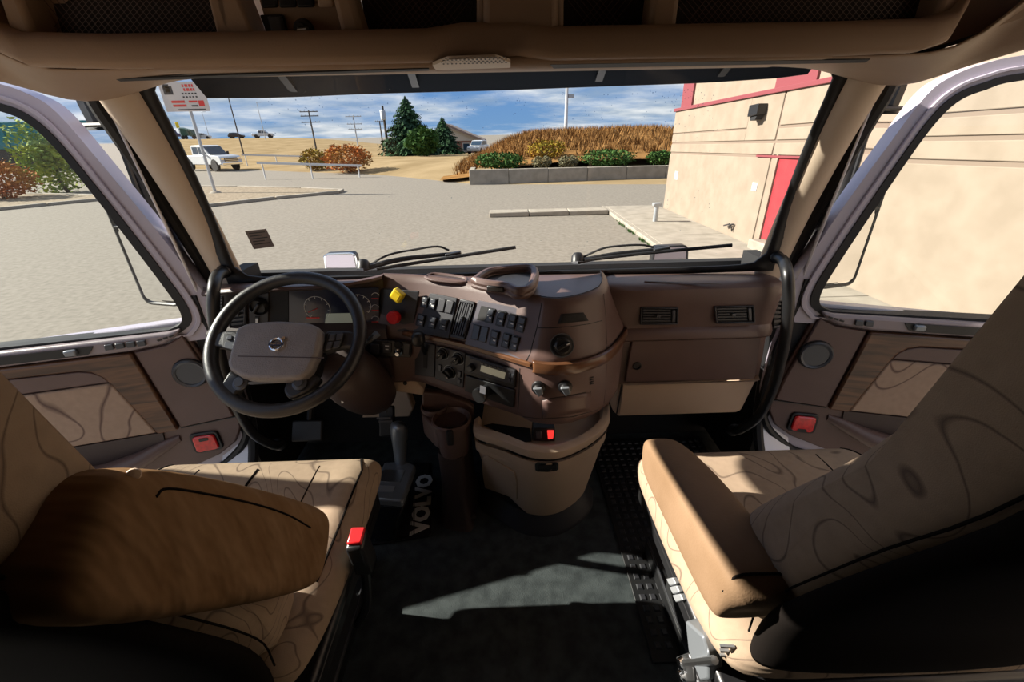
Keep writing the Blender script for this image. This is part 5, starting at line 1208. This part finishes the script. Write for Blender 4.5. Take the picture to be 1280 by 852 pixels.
for s in (-1, 1):
    c = V((s * 1.235, 1.50, 1.0)); e = empty('side_mirror', c - V((0, 0, .3))); tag(e, 'tall black side mirror seen beyond the %s open door' % ('left' if s < 0 else 'right'), 'mirror', 'door side mirrors')
    yd = V((s * .25, -1, 0)).normalized(); xd = V((0, 0, 1)).cross(yd)
    rows = []
    for z, a, b in ((-.30, .05, .02), (-.285, .075, .035), (-.2, .085, .05), (.2, .085, .055), (.30, .075, .045), (.33, .05, .02)):
        rows.append([c + V((0, 0, z)) + xd * a * math.copysign(abs(math.cos(t)) ** .6, math.cos(t)) - yd * (b * math.copysign(abs(math.sin(t)) ** .6, math.sin(t)) + .045) for t in [2 * PI * k / 20 for k in range(20)]])
    loft('housing', rows, m_black, e, closed=True, caps=True, sub=1)
    for z0, z1 in ((-.27, -.02), (.0, .28)):
        prism('mirror_pane', rp([c + xd * x + V((0, 0, z)) - yd * -.012 for x, z in ((-.07, z0), (.07, z0), (.07, z1), (-.07, z1))], .02), yd * .003, m_mirror, e, smooth=False)
    tube('mirror_rim', rp([c + xd * x + V((0, 0, z)) + yd * .012 for x, z in ((-.078, -.285), (.078, -.285), (.078, .295), (-.078, .295))], .03), .007, m_black, e, n=1, seg=6, closed=True)
    tube('rim_bar', [c - xd * .078 + yd * .012 + V((0, 0, -.01)), c + xd * .078 + yd * .012 + V((0, 0, -.01))], .007, m_black, e, n=1, seg=6)
    tube('stalk', [V((s * 1.01, 1.36, 1.36)), V((s * 1.06, 1.42, 1.34)), c + V((0, .03, .38)), c + V((0, .03, .3))], [.02, .03, .04, .04], m_black, e, n=5, seg=10)
    tube('lower_arm', [V((s * .99, 1.36, .70)), c + V((0, .05, -.27))], .014, m_black, e, n=1, seg=8)
for s in (-1, 1): struct(loft('cowl_side', [[V((s * .90, 1.22, .80)), V((s * .95, 1.30, .80)), V((s * .99, 1.45, .76))], [V((s * .88, 1.16, 1.05)), V((s * .93, 1.23, 1.05)), V((s * .93, 1.25, 1.05))], [V((s * .86, 1.09, 1.36)), V((s * .90, 1.14, 1.37)), V((s * .90, 1.15, 1.37))]], m_white, solid=.006))
# ---- grab handles on the pillars
for s in (1, -1):
    def q(x, y, Y):
        p = on(x, y, 'y', Y); return V((s * p.x, p.y, p.z))
    e = empty('grab_handle', q(985, 400, 1.05)); tag(e, 'long curved black grab handle beside the %s' % ('glovebox' if s > 0 else 'steering wheel'), 'handle', 'grab handles')
    tube('bar', [q(971, 322, 1.19), q(979, 326, 1.13), q(984, 342, 1.07), q(986, 372, 1.05), q(983, 410, 1.05), q(977, 445, 1.07), q(966, 485, 1.09), q(948, 520, 1.12), q(924, 537, 1.16), q(915, 536, 1.20)], .0150, m_black, e, n=6, seg=12)
    lathe('foot', [(.024, 0), (.022, .012), (.015, .016)], q(916, 536, 1.21), (0, -1, 0), m_black, e, seg=14)
    lathe('foot', [(.019, 0), (.018, .010), (.015, .014)], q(970, 321, 1.20), (0, -1, 0), m_black, e, seg=14)

# ================================================================== CENTRE CONSOLE
con = empty('centre_console', (.1, 1.15, 0)); tag(con, 'tan storage bin console on a black plinth under the dash centre', 'console')
def ring_path(pts, z, ins=0.0):
    c = V((.09, 1.30, z)); return smooth_path([V((x, y, z)) + (c - V((x, y, z))).normalized() * ins for x, y in pts], 5)
tp_ = [(-.108, 1.130), (-.10, 1.075), (-.02, 1.030), (.05, .985), (.10, .970), (.15, .972), (.21, 1.000), (.275, 1.05), (.325, 1.115), (.345, 1.20)]
bt_ = [(-.090, 1.21), (-.075, 1.165), (-.015, 1.12), (.04, 1.075), (.085, 1.058), (.13, 1.055), (.18, 1.070), (.235, 1.11), (.275, 1.16), (.29, 1.23)]
def cpath(t, z, ins=0.0): return ring_path(mixp(bt_, tp_, t), z, ins)
brows = [cpath(0, .075, .02), cpath(0, .068, .0)] 
def floorz(k, n): 
    t = k / n; return .165 - .10 * min(1, t / .38) if t < .38 else .065
rows = []
n46 = len(cpath(0, 0))
for t in (0, .05, .3, .6, .9, .97):
    p0 = cpath(t, 0)
    row = []
    for k, p in enumerate(p0):
        zb = floorz(k, n46 - 1); row.append(V((p.x, p.y, zb + (.372 - zb) * (t / .97))))
    rows.append(row)
rows.append([p + V((-.0, .012, -.004)) for p in rows[-1]]); rows.append([p + V((0, .014, -.05)) for p in rows[-2]])
bn = loft('bin', rows, m_tan, con, ang=40); bin_b = sheet(rows[:6])
# rim above the slot
rim = [cpath(.97, .385, .02), cpath(.99, .388, .0), cpath(1.0, .40, -.003), cpath(1.0, .415, -.002), cpath(.99, .422, .006), cpath(.97, .422, .020), cpath(.96, .41, .026), cpath(.95, .39, .03)]
loft('bin_rim', rim, m_tan, con, ang=40)
loft('slot_shade', [cpath(.95, .392, .03), cpath(.95, .36, .03)], m_blackm, con)  # black strip standing in for the shade in the gap below the rim
loft('tray_floor', [cpath(.95, .395, .028), [V((.09 + (p.x - .09) * .9, 1.45, .395)) for p in cpath(.95, .395, .028)]], m_tan, con)
prism('tray_well', [on(*p, 'z', .397) for p in Z6((620, 270), (660, 262), (840, 285), (845, 345), (800, 348))], (0, 0, .002), m_blackm, con)
for k in range(2): tube('side_rib', [(.325, 1.20, .42), (.328, 1.30, .50), (.325, 1.38, .53)], .010, m_tan, con, n=3, seg=8) if k == 0 else None
def bpatch(name, z, off, m_, parent, th=.003):
    pl = plane_on(bin_b, z); hs = []
    for q in z:
        h = bin_b.ray_cast(CO, ray(*q).normalized()); hs.append(h[0] if h[0] is not None else pl.p(*q))
    vv = [h + pl.n * off for h in hs] + [h + pl.n * (off + th) for h in hs]; k = len(hs)
    return mesh(name, vv, [list(range(k))[::-1], list(range(k, 2 * k))] + [[i, (i + 1) % k, k + (i + 1) % k, k + i] for i in range(k)], m_, parent, bev=.0012)
bpatch('pull_hole', Z6((862, 450), (872, 442), (920, 443), (962, 440), (972, 448), (972, 472), (962, 480), (920, 484), (872, 484), (862, 476)), .0, m_black, bn)
bpatch('hole_inside', Z6((874, 452), (920, 452), (960, 450), (962, 470), (920, 474), (874, 474)), .0035, m_blackm, bn, th=.0006)
bpatch('embossed_panel', Z6((612, 420), (640, 410), (700, 445), (765, 485), (775, 520), (778, 615), (700, 585), (628, 560), (618, 500)), .0, m_tan, bn, th=.004)
bpatch('latch_tab', Z6((880, 398), (945, 396), (945, 418), (880, 422)), -.002, m_tan, con, th=.006)
# plinth
pl_t = [cpath(0, .064, .004), cpath(0, .05, .0), cpath(0, .012, -.03), cpath(0, .0, -.034)]
loft('plinth', pl_t, m_char, con, ang=40); prism('plinth_top', cpath(0, .063, .006) + [V((.29, 1.4, .063)), V((-.09, 1.4, .063))], (0, 0, .001), m_char, con)
# tan backing up to the dash
prism('rear_wall', [(-.09, 1.40, .06), (.33, 1.40, .06), (.33, 1.40, .545), (-.09, 1.40, .545)], (0, .03, 0), m_tan, con)
loft('side_cheek', [[V((.338, 1.20, .40)), V((.335, 1.40, .40))], [V((.336, 1.17, .47)), V((.337, 1.40, .47))], [V((.333, 1.12, .540)), V((.337, 1.40, .540))]], m_tan, con, solid=.01)
# little switch box on the tray
sb = on(*Z6((905, 345))[0], 'z', .405); e = empty('switch_box', sb); tag(e, 'small black switch box with a lit red rocker on the console tray', 'switch box')
bp = Pl(sb, (0, -1, 0))
decal('box_body', Z6((852, 282), (955, 284), (955, 346), (848, 344)), bp, .0, -.035, m_black, e, bev=.003); decal('red_rocker', Z6((918, 290), (950, 290), (946, 326), (922, 330)), bp, .0, .006, mat('red_lit_switch', (0.8, 0.03, 0.03), 0.3, emit=((1, 0.05, 0.04), 0.5)), e, bev=.002)
decal('black_rocker', Z6((864, 296), (892, 294), (894, 326), (866, 330)), bp, .0, .004, m_switch, e, bev=.002)
# cup holder on its column
ch = empty('cup_holder', (-.2, 1.18, 0)); tag(ch, 'brown double cup holder on a column left of the tan bin', 'cup holder')
def cup(c, r, h, name):
    return lathe(name, [(r * .70, -h), (r * .82, -h), (r * 1.02, -h * .1), (r * 1.10, -.010), (r * 1.10, 0), (r * 1.03, .004), (r * .97, .0), (r * .92, -.02), (r * .78, -h * .8), (0, -h * .8)], c, (0, 0, 1), m_brown, ch, seg=28)
c1 = on(*Z6((388, 176))[0], 'z', .43); c2 = on(*Z6((477, 236))[0], 'z', .425) + V((-.006, 0, 0))
cup(c1 + V((0, .0, 0)), .042, .12, 'small_cup'); cup(c2, .058, .13, 'large_cup')
box('cup_notch', c2 + V((0, -.060, -.025)), (.022, .03, .055), m_blackm, ch, bev=.006)
prism('cup_bridge', rp([c1 + V((-.045, .03, -.10)), c1 + V((.03, .045, -.10)), c2 + V((.055, .03, -.10)), c2 + V((.03, -.045, -.10)), c2 + V((-.05, -.03, -.10)), c1 + V((-.045, -.02, -.10))], .02), (0, 0, .085), m_brown, ch, bev=.006)
prism('cup_back', [on(*p, 'y', c2.y + .07) for p in Z6((328, 112), (420, 122), (545, 165), (572, 190), (575, 270), (330, 230))], (0, .03, 0), m_brown, ch, bev=.006)
rows = []
for z, dx0, dx1, dy in ((.30, .0, .0, .0), (.2, .0, .0, .005), (.12, .0, .0, 0), (.05, -.004, .008, -.015), (.012, -.010, .014, -.03), (0, -.012, .016, -.035)):
    a, b = -.238 + dx0, -.150 + dx1; y0, y1 = c2.y - .045 + dy, c2.y + .14
    P = rp([V((a, y0 + .02, z)), V((b, y0 - .01, z)), V((b + .02, y1, z)), V((a, y1, z))], .03, 4); rows.append(P)
loft('column', rows, m_brown2, ch, closed=True, caps=True, ang=50)
lathe('base_knob', [(.010, 0), (.009, .006), (0, .007)], (-.13, c2.y - .05, .035), (0, -.5, 1), m_black, ch, seg=12)

# ================================================================== GEAR SHIFTER, MATS, PEDALS
gs = empty('gear_shifter', (-.355, .98, 0)); tag(gs, 'grey and black gear selector box with an upright grey lever beside the driver seat', 'gear selector')
P0 = [on(*p, 'z', .20) for p in Z6((82, 612), (236, 628), (262, 560), (300, 455), (268, 436), (152, 440))]
cz = sum(P0, V()) / 6
rows = [[V((p.x - .05, p.y, .02)) for p in rp(P0, .01)], [V((p.x - .035, p.y, .10)) for p in rp(P0, .01)], [V((p.x, p.y, .172)) for p in rp(P0, .01)]]
loft('selector_body', rows, m_black, gs, closed=True, caps=True, bev=.004)
prism('selector_top', rp([V((p.x, p.y, .172)) for p in P0], .01), (0, 0, .028), m_lever, gs, bev=.010, bseg=3)
tpl = Pl((0, 0, .2005), (0, 0, 1))
decal('mode_panel', Z6((150, 478), (250, 480), (225, 540), (128, 532)), tpl, 0, .002, m_steel, gs, rnd=.005); decal('nameplate', Z6((120, 552), (204, 556), (192, 584), (110, 580)), tpl, 0, .002, m_galv, gs, rnd=.004)
lathe('selector_disc', [(.034, -.004), (.031, .003), (.02, .005), (0, .005)], (P0[2] + P0[3]) / 2 + V((-.024, -.0, -.05)), ((P0[3] - P0[2]).cross(V((0, 0, 1)))), m_black, gs, seg=24)
a_, b_ = on(*Z6((228, 438))[0], 'z', .20), on(*Z6((240, 290))[0], 'y', 1.08)
b_ = V((a_.x + .012, a_.y + .01, a_.z + .150))
lv = tube('lever', [a_ - V((0, 0, .01)), a_.lerp(b_, .3), a_.lerp(b_, .75), b_, b_ + V((.002, .004, .012))], [.024, .028, .034, .032, .014], m_lever, gs, n=5, seg=14, sect=(1.0, .8))
box('lever_button', a_.lerp(b_, .75) + V((.024, -.004, 0)), (.006, .018, .05), m_chrome, lv, bev=.002)
mt = empty('driver_floor_mat', (-.36, 1.17, 0)); tag(mt, 'black ribbed rubber floor mat with white lettering on the driver side', 'floor mat')
MC = [V((-.335, 1.40, .004)), V((-.272, 1.035, .004)), V((-.46, 1.008, .004)), V((-.62, 1.02, .004)), V((-.66, 1.40, .004))]
prism('mat_sheet', rp(MC, .012), (0, 0, .008), m_rubber, mt, bev=.002)
dl = (MC[0] - MC[1]).normalized(); dx_ = V((dl.y, -dl.x, 0)) * -1
for k in range(26):
    a = MC[1] + dl * .02 + dx_ * .055 + dl * .0 ; p = MC[2].lerp(MC[1], k / 26 * .72) + dl * .012
    tube('rib', [p + V((0, 0, .009)), p + dl * .34 + V((0, 0, .009))], .0022, m_char, mt, n=1, seg=4)
txc = (on(*Z6((345, 505))[0], 'z', .014) + on(*Z6((322, 770))[0], 'z', .014)) / 2
td = (on(*Z6((348, 500))[0], 'z', .014) - on(*Z6((322, 772))[0], 'z', .014))
text('mat_lettering', 'VOLVO', .085, V((txc.x, txc.y, .0135)), td, V((-td.y, td.x, 0)), m_ink, mt, ext=.001, bold=.004, sx=1.0)
pm = empty('passenger_floor_mat', (.6, 1.3, 0)); tag(pm, 'black rubber mat with raised studs in the passenger foot well', 'floor mat')
prism('mat_sheet', [(.36, .62, .002), (.86, .62, .002), (.86, 1.52, .002), (.36, 1.52, .002)], (0, 0, .006), m_rubber, pm, bev=.002)
vv, ff = [], []
for i in range(16):
    for j in range(26):
        x, y = .385 + i * .03, .66 + j * .033
        for a, b, z in ((-1, -1, .008), (1, -1, .008), (1, 1, .008), (-1, 1, .008), (-.7, -.7, .012), (.7, -.7, .012), (.7, .7, .012), (-.7, .7, .012)): vv.append((x + a * .009, y + b * .010, z))
        k = len(vv) - 8; ff += [(k + 4, k + 5, k + 6, k + 7), (k, k + 1, k + 5, k + 4), (k + 1, k + 2, k + 6, k + 5), (k + 2, k + 3, k + 7, k + 6), (k + 3, k, k + 4, k + 7)]
sd_ = mesh('studs', vv, ff, m_char, pm, smooth=False); sd_['kind'] = 'stuff'
pd = empty('accelerator_pedal', on(490, 530, 'y', 1.22)); tag(pd, 'black accelerator pedal hanging on a thin rod under the dash', 'pedal')
c = on(484, 526, 'y', 1.27); box('pedal_pad', c, (.055, .02, .11), m_rubber, pd, rot=Euler((-.5, 0, 0)), bev=.006); tube('pedal_rod', [c + V((0, .01, .03)), c + V((-.006, .05, .14)), V((c.x - .006, c.y + .07, .562))], .006, m_black, pd, n=3, seg=8)
for k in range(4): box('pad_rib', c + V((0, -.012 + (k - 1.5) * -.011, (k - 1.5) * .022)), (.05, .006, .007), m_char, pd, rot=Euler((-.5, 0, 0)))
bpd = empty('brake_pedal', on(380, 540, 'y', 1.25)); tag(bpd, 'wide black brake pedal in front of the driver seat', 'pedal')
c = on(385, 538, 'y', 1.26); box('pedal_pad', c, (.11, .02, .075), m_rubber, bpd, rot=Euler((-.6, 0, 0)), bev=.006); tube('pedal_arm', [c + V((0, .01, 0)), c + V((0, .08, .10)), V((c.x, c.y + .10, .555))], .011, m_black, bpd, n=3, seg=8)

# ================================================================== SEATS
def seat(s, driver):
    """s = -1 driver (left), +1 passenger; built in right-hand terms and mirrored in x"""
    X = lambda x: s * x
    nm = 'driver_seat' if driver else 'passenger_seat'
    e = empty(nm, (X(.63), .62, 0)); tag(e, 'beige upholstered %s seat %s' % (('driver', 'behind the steering wheel') if driver else ('passenger', 'in front of the glovebox')), 'seat')
    zt = .50; xc, hw = .63, .30
    y0, y1 = .36, (.905 if driver else .885)
    # cushion: loft of cross sections along y
    def section(y, top, bot, w, bol):
        pts = []
        prof = [(-1, .45), (-.985, .75), (-.93, .95), (-.82, 1.0 + bol), (-.68, 1.0 + bol * .5), (-.6, .99), (-.3, 1.0), (0, 1.0), (.3, 1.0), (.6, .99), (.68, 1.0 + bol * .5), (.82, 1.0 + bol), (.93, .95), (.985, .75), (1, .45), (.97, .15), (.88, 0), (.4, -.02), (-.4, -.02), (-.88, 0), (-.97, .15)]
        for a, b in prof: pts.append(V((X(xc + a * w), y, bot + (top - bot) * b)))
        return pts
    db = .015 if driver else 0
    rows = [section(y0, .49, .45, hw * .85, .0), section(y0 + .03, .50, .43 + db, hw * .97, .10), section(y0 + .15, .500, .405 + db, hw, .18), section(y0 + .3, .498, .395 + db, hw, .16), section(y1 - .10, .505, .39 + db, hw, .10), section(y1 - .04, .502, .39 + db, hw * .99, .02), section(y1 - .010, .480, .40 + db, hw * .965, -.02), section(y1, .455, .425, hw * .92, 0)]
    cu = loft('seat_cushion', rows, m_fab, e, closed=True, caps=True, sub=2); cb = bvh_of(cu)
    def piping(P2, nm='piping', r=.0028, m_=m_backsh):
        P = []
        for a, b in zip(P2[:-1], P2[1:]):
            for k in range(8):
                x, y = a[0] + (b[0] - a[0]) * k / 8, a[1] + (b[1] - a[1]) * k / 8
                h = cb.ray_cast(V((X(x), y, 1.0)), V((0, 0, -1)))
                if h[0] is not None and h[0].z > .4: P.append(h[0])
        if len(P) > 2: tube(nm, P, r, m_, cu, n=1, seg=6)
    piping([(xc - hw * .88, y0 + .17), (xc - hw * .88, y1 - .08), (xc - hw * .80, y1 - .015)])
    piping([(xc + hw * .88, y0 + .17), (xc + hw * .88, y1 - .08), (xc + hw * .80, y1 - .015)])
    piping([(xc - hw * .52, y0 + .17), (xc - hw * .50, y1 - .015)], r=.0018); piping([(xc + hw * .52, y0 + .17), (xc + hw * .50, y1 - .015)], r=.0018)
    if driver: piping([(xc, y0 + .15), (xc, y1 - .02)], r=.0035)
    # backrest
    F_ = [(.545, .545), (.535, .62), (.505, .70), (.440, .805), (.365, .925), (.328, 1.02), (.308, 1.11), (.292, 1.25), (.280, 1.38)]
    Bk = [(.385, .52), (.385, .58), (.358, .66), (.318, .76), (.275, .865), (.222, .97), (.190, 1.07), (.165, 1.24), (.165, 1.36)]
    F_ = [(y - (.012 if driver else 0), z - (.035 if driver else 0)) for y, z in F_]; Bk = [(y - (.012 if driver else 0), z - (.02 if driver else 0)) for y, z in Bk]
    def prof2(rec, ins):
        P = []
        cy = lambda f, b: (f + b) / 2
        for i, ((fy, fz), (by, bz)) in enumerate(zip(F_, Bk)): P.append(V((0, fy - rec * math.sin(PI * min(1, i / 8 + .1)) - ins * (fy - by), fz)))
        P.append(V((0, .235, 1.40 - ins * .05)))
        for (fy, fz), (by, bz) in reversed(list(zip(F_, Bk))): P.append(V((0, by + ins * (fy - by), bz)))
        return P
    rows = []
    for x, rec, ins in ((.372, 0, .34), (.384, 0, .16), (.400, 0, .05), (.43, .004, .0), (.49, .022, 0), (.56, .035, 0), (.63, .04, 0), (.70, .035, 0), (.77, .022, 0), (.83, .004, 0), (.86, 0, .05), (.876, 0, .16), (.888, 0, .34)):
        rows.append([V((X(x + (max(0, 1.0 - p.z) * 0)), p.y, p.z)) for p in prof2(rec, ins)])
    bk = loft('backrest', rows, m_fab, e, closed=True, caps=True, sub=1); bb_ = bvh_of(bk)
    # dark moulded shell on the rear of the backrest
    rows = []
    for x, ins in ((.380, .26), (.376, .10), (.382, -.10), (.42, -.22), (.5, -.30), (.63, -.35), (.76, -.30), (.84, -.22), (.878, -.10), (.884, .10), (.880, .26)):
        rows.append([V((X(x), by + ins * (fy - by) * .45 - .012, bz - (.03 if i == 0 else 0))) for i, ((fy, fz), (by, bz)) in enumerate(zip(F_, Bk))])
    loft('back_shell', rows, m_backsh, e, solid=.012, sub=1)
    sP = []
    for (fy, fz), (by, bz) in zip(F_[:], Bk[:]): sP.append(V((X(.3795), by + .12 * (fy - by), bz)))
    tube('side_seam', sP, .0016, m_backsh, bk, n=3, seg=6)
    # undercarriage
    rows = [rp([V((X(x), y, z)) for x, y in ((.40, .42), (.86, .42), (.86, .84), (.40, .84))], .03, 3) for z in (.36, .30)] + [rp([V((X(x), y, z)) for x, y in ((.44, .46), (.82, .46), (.82, .80), (.44, .80))], .03, 3) for z in (.26, .18, .10, .03)]
    loft('suspension_base', rows, m_blackm, e, closed=True, caps=True)
    box('seat_pan', (X(.63), .62, .385), (.56, .48, .03), m_black, e, bev=.008)
    for x in (.46, .80):
        box('floor_rail', (X(x), .62, .035), (.05, .66, .05), m_black, e, bev=.006)
        for dx in (-.020, .012): box('rail_edge', (X(x + dx), .62, .063), (.006, .66, .008), m_char, e, bev=.002)
    box('slide_rail', (X(.372), .60, .335), (.024, .56, .035), m_black, e, bev=.004)
    # armrest
    def arm(P_, H_, W_, name='armrest'):
        """P_: axis points rear->front, H_ heights, W_ widths, axis in the y-z plane"""
        rows = []
        Pn = [V(p) for p in P_]
        for i, p in enumerate(Pn):
            t = (Pn[min(i + 1, len(Pn) - 1)] - Pn[max(i - 1, 0)]).normalized(); up = V((1, 0, 0)).cross(t)
            if up.z < 0: up = -up
            r = []
            for k in range(16):
                a = 2 * PI * k / 16; cx_, cz_ = math.copysign(abs(math.cos(a)) ** .45, math.cos(a)), math.copysign(abs(math.sin(a)) ** .45, math.sin(a))
                q = p + V((1, 0, 0)) * cx_ * W_[i] / 2 + up * cz_ * H_[i] / 2; r.append(V((X(q.x), q.y, q.z)))
            rows.append(r)
        return loft(name, rows, m_fold if driver else m_vinyl, e, closed=True, caps=True, sub=2)
    if driver:
        a = V((.365, .250, .960)); b = V((.350, .505, .625)); ax = (b - a).normalized()
        am = arm([a - ax * .02, a - ax * .012, a + ax * .02, a.lerp(b, .5), b - ax * .05, b - ax * .012, b, b + ax * .006], [.05, .10, .135, .140, .130, .110, .08, .03], [.05, .085, .095, .10, .10, .095, .07, .03])
        up = V((1, 0, 0)).cross(ax); up = up if up.z > 0 else -up
        ab = bvh_of(am); sP = []
        for q in ZSL((520, 215), (560, 188), (700, 208), (850, 240), (960, 276), (1035, 318)):
            h = ab.ray_cast(CO, ray(*q).normalized())
            if h[0] is not None: sP.append(h[0])
        if len(sP) > 2: tube('arm_seam', sP, .0014, m_backsh, am, n=5, seg=6)
        hp_ = ab.ray_cast(CO, ray(*ZSL((445, 142))[0]).normalized())
        if hp_[0] is not None: lathe('arm_button', [(.006, -.002), (.005, .002), (0, .003)], hp_[0], CO - hp_[0], m_tan, am, seg=12)
    else:
        am = arm([(.350, .372, .628), (.350, .378, .632), (.350, .40, .632), (.345, .55, .628), (.332, .68, .618), (.326, .725, .610), (.325, .738, .606), (.325, .742, .605)], [.05, .10, .128, .124, .108, .085, .05, .02], [.05, .095, .112, .108, .088, .07, .05, .02])
        tube('arm_seam', [(X(.350 + dx), .374 + dy, .632 + dz) for dx, dz, dy in ((-.047, .02, .012), (-.035, .052, .012), (0, .058, .010), (.036, .05, .012), (.048, .02, .012))], .0022, m_backsh, am, n=3, seg=6)
    return e
ds = seat(-1, True); ps = seat(1, False)
# buckle on the driver side, webbing stalk
qb = on(445, 668, 'x', -.305)
bkl = box('belt_buckle', qb - V((0, -.004, .056)), (.034, .045, .10), m_black, ds, rot=Euler((.15, 0, 0)), bev=.006)
box('release_button', qb - V((0, 0, .004)), (.028, .034, .010), m_red, bkl, rot=Euler((.15, 0, 0)), bev=.003)
tube('buckle_stalk', [qb - V((.003, -.01, .09)), qb - V((.015, -.02, .18)), qb - V((.03, -.02, .26)), qb - V((.06, -.02, .32))], .010, m_black, bkl, n=4, seg=8)
# passenger seat hardware on the aisle side
cbx = decal('control_box', ZSR((240, 640), (300, 690), (316, 742), (318, 830), (290, 835), (250, 740)), Pl((.335, .42, .40), (-1, -.2, 0)), -.03, .0, m_lever, ps, rnd=.006, bev=.004)
cbx['label'] = 'grey plastic control box'
for k in range(3): decal('control_slot', ZSR((305, 728 + k * 14), (352, 730 + k * 14), (354, 736 + k * 14), (306, 734 + k * 14)), Pl((.345, .40, .40), (0, -1, 0)), 0, .004, m_galv, cbx)
spn = Pl((.340, .55, .36), (-1, -.1, .2))
for k in range(3): decal('rocker_switch', ZSR((150 + k * 10, 520 + k * 26), (172 + k * 12, 515 + k * 26), (182 + k * 12, 535 + k * 26), (162 + k * 10, 543 + k * 26)), spn, -.006, .006, m_galv, ps, bev=.002)
lpn = Pl((.335, .4, .25), (-1, 0, 0))
a = lpn.p(*ZSR((190, 790))[0]); b = lpn.p(*ZSR((290, 780))[0])
lpt = prism('slide_lever', rp([lpn.p(*p) for p in ZSR((165, 770), (205, 755), (220, 800), (225, 850), (180, 850))], .006), (.006, 0, 0), m_steel, ps, bev=.002)
tube('lever_rod', [a, b], .007, m_steel, lpt, n=1, seg=8)
for c in (a, lpn.p(*ZSR((190, 830))[0])): lathe('bolt_head', [(.012, 0), (.011, .009), (.006, .012), (0, .012)], c, (-1, -.3, 0), m_chrome, lpt, seg=12)
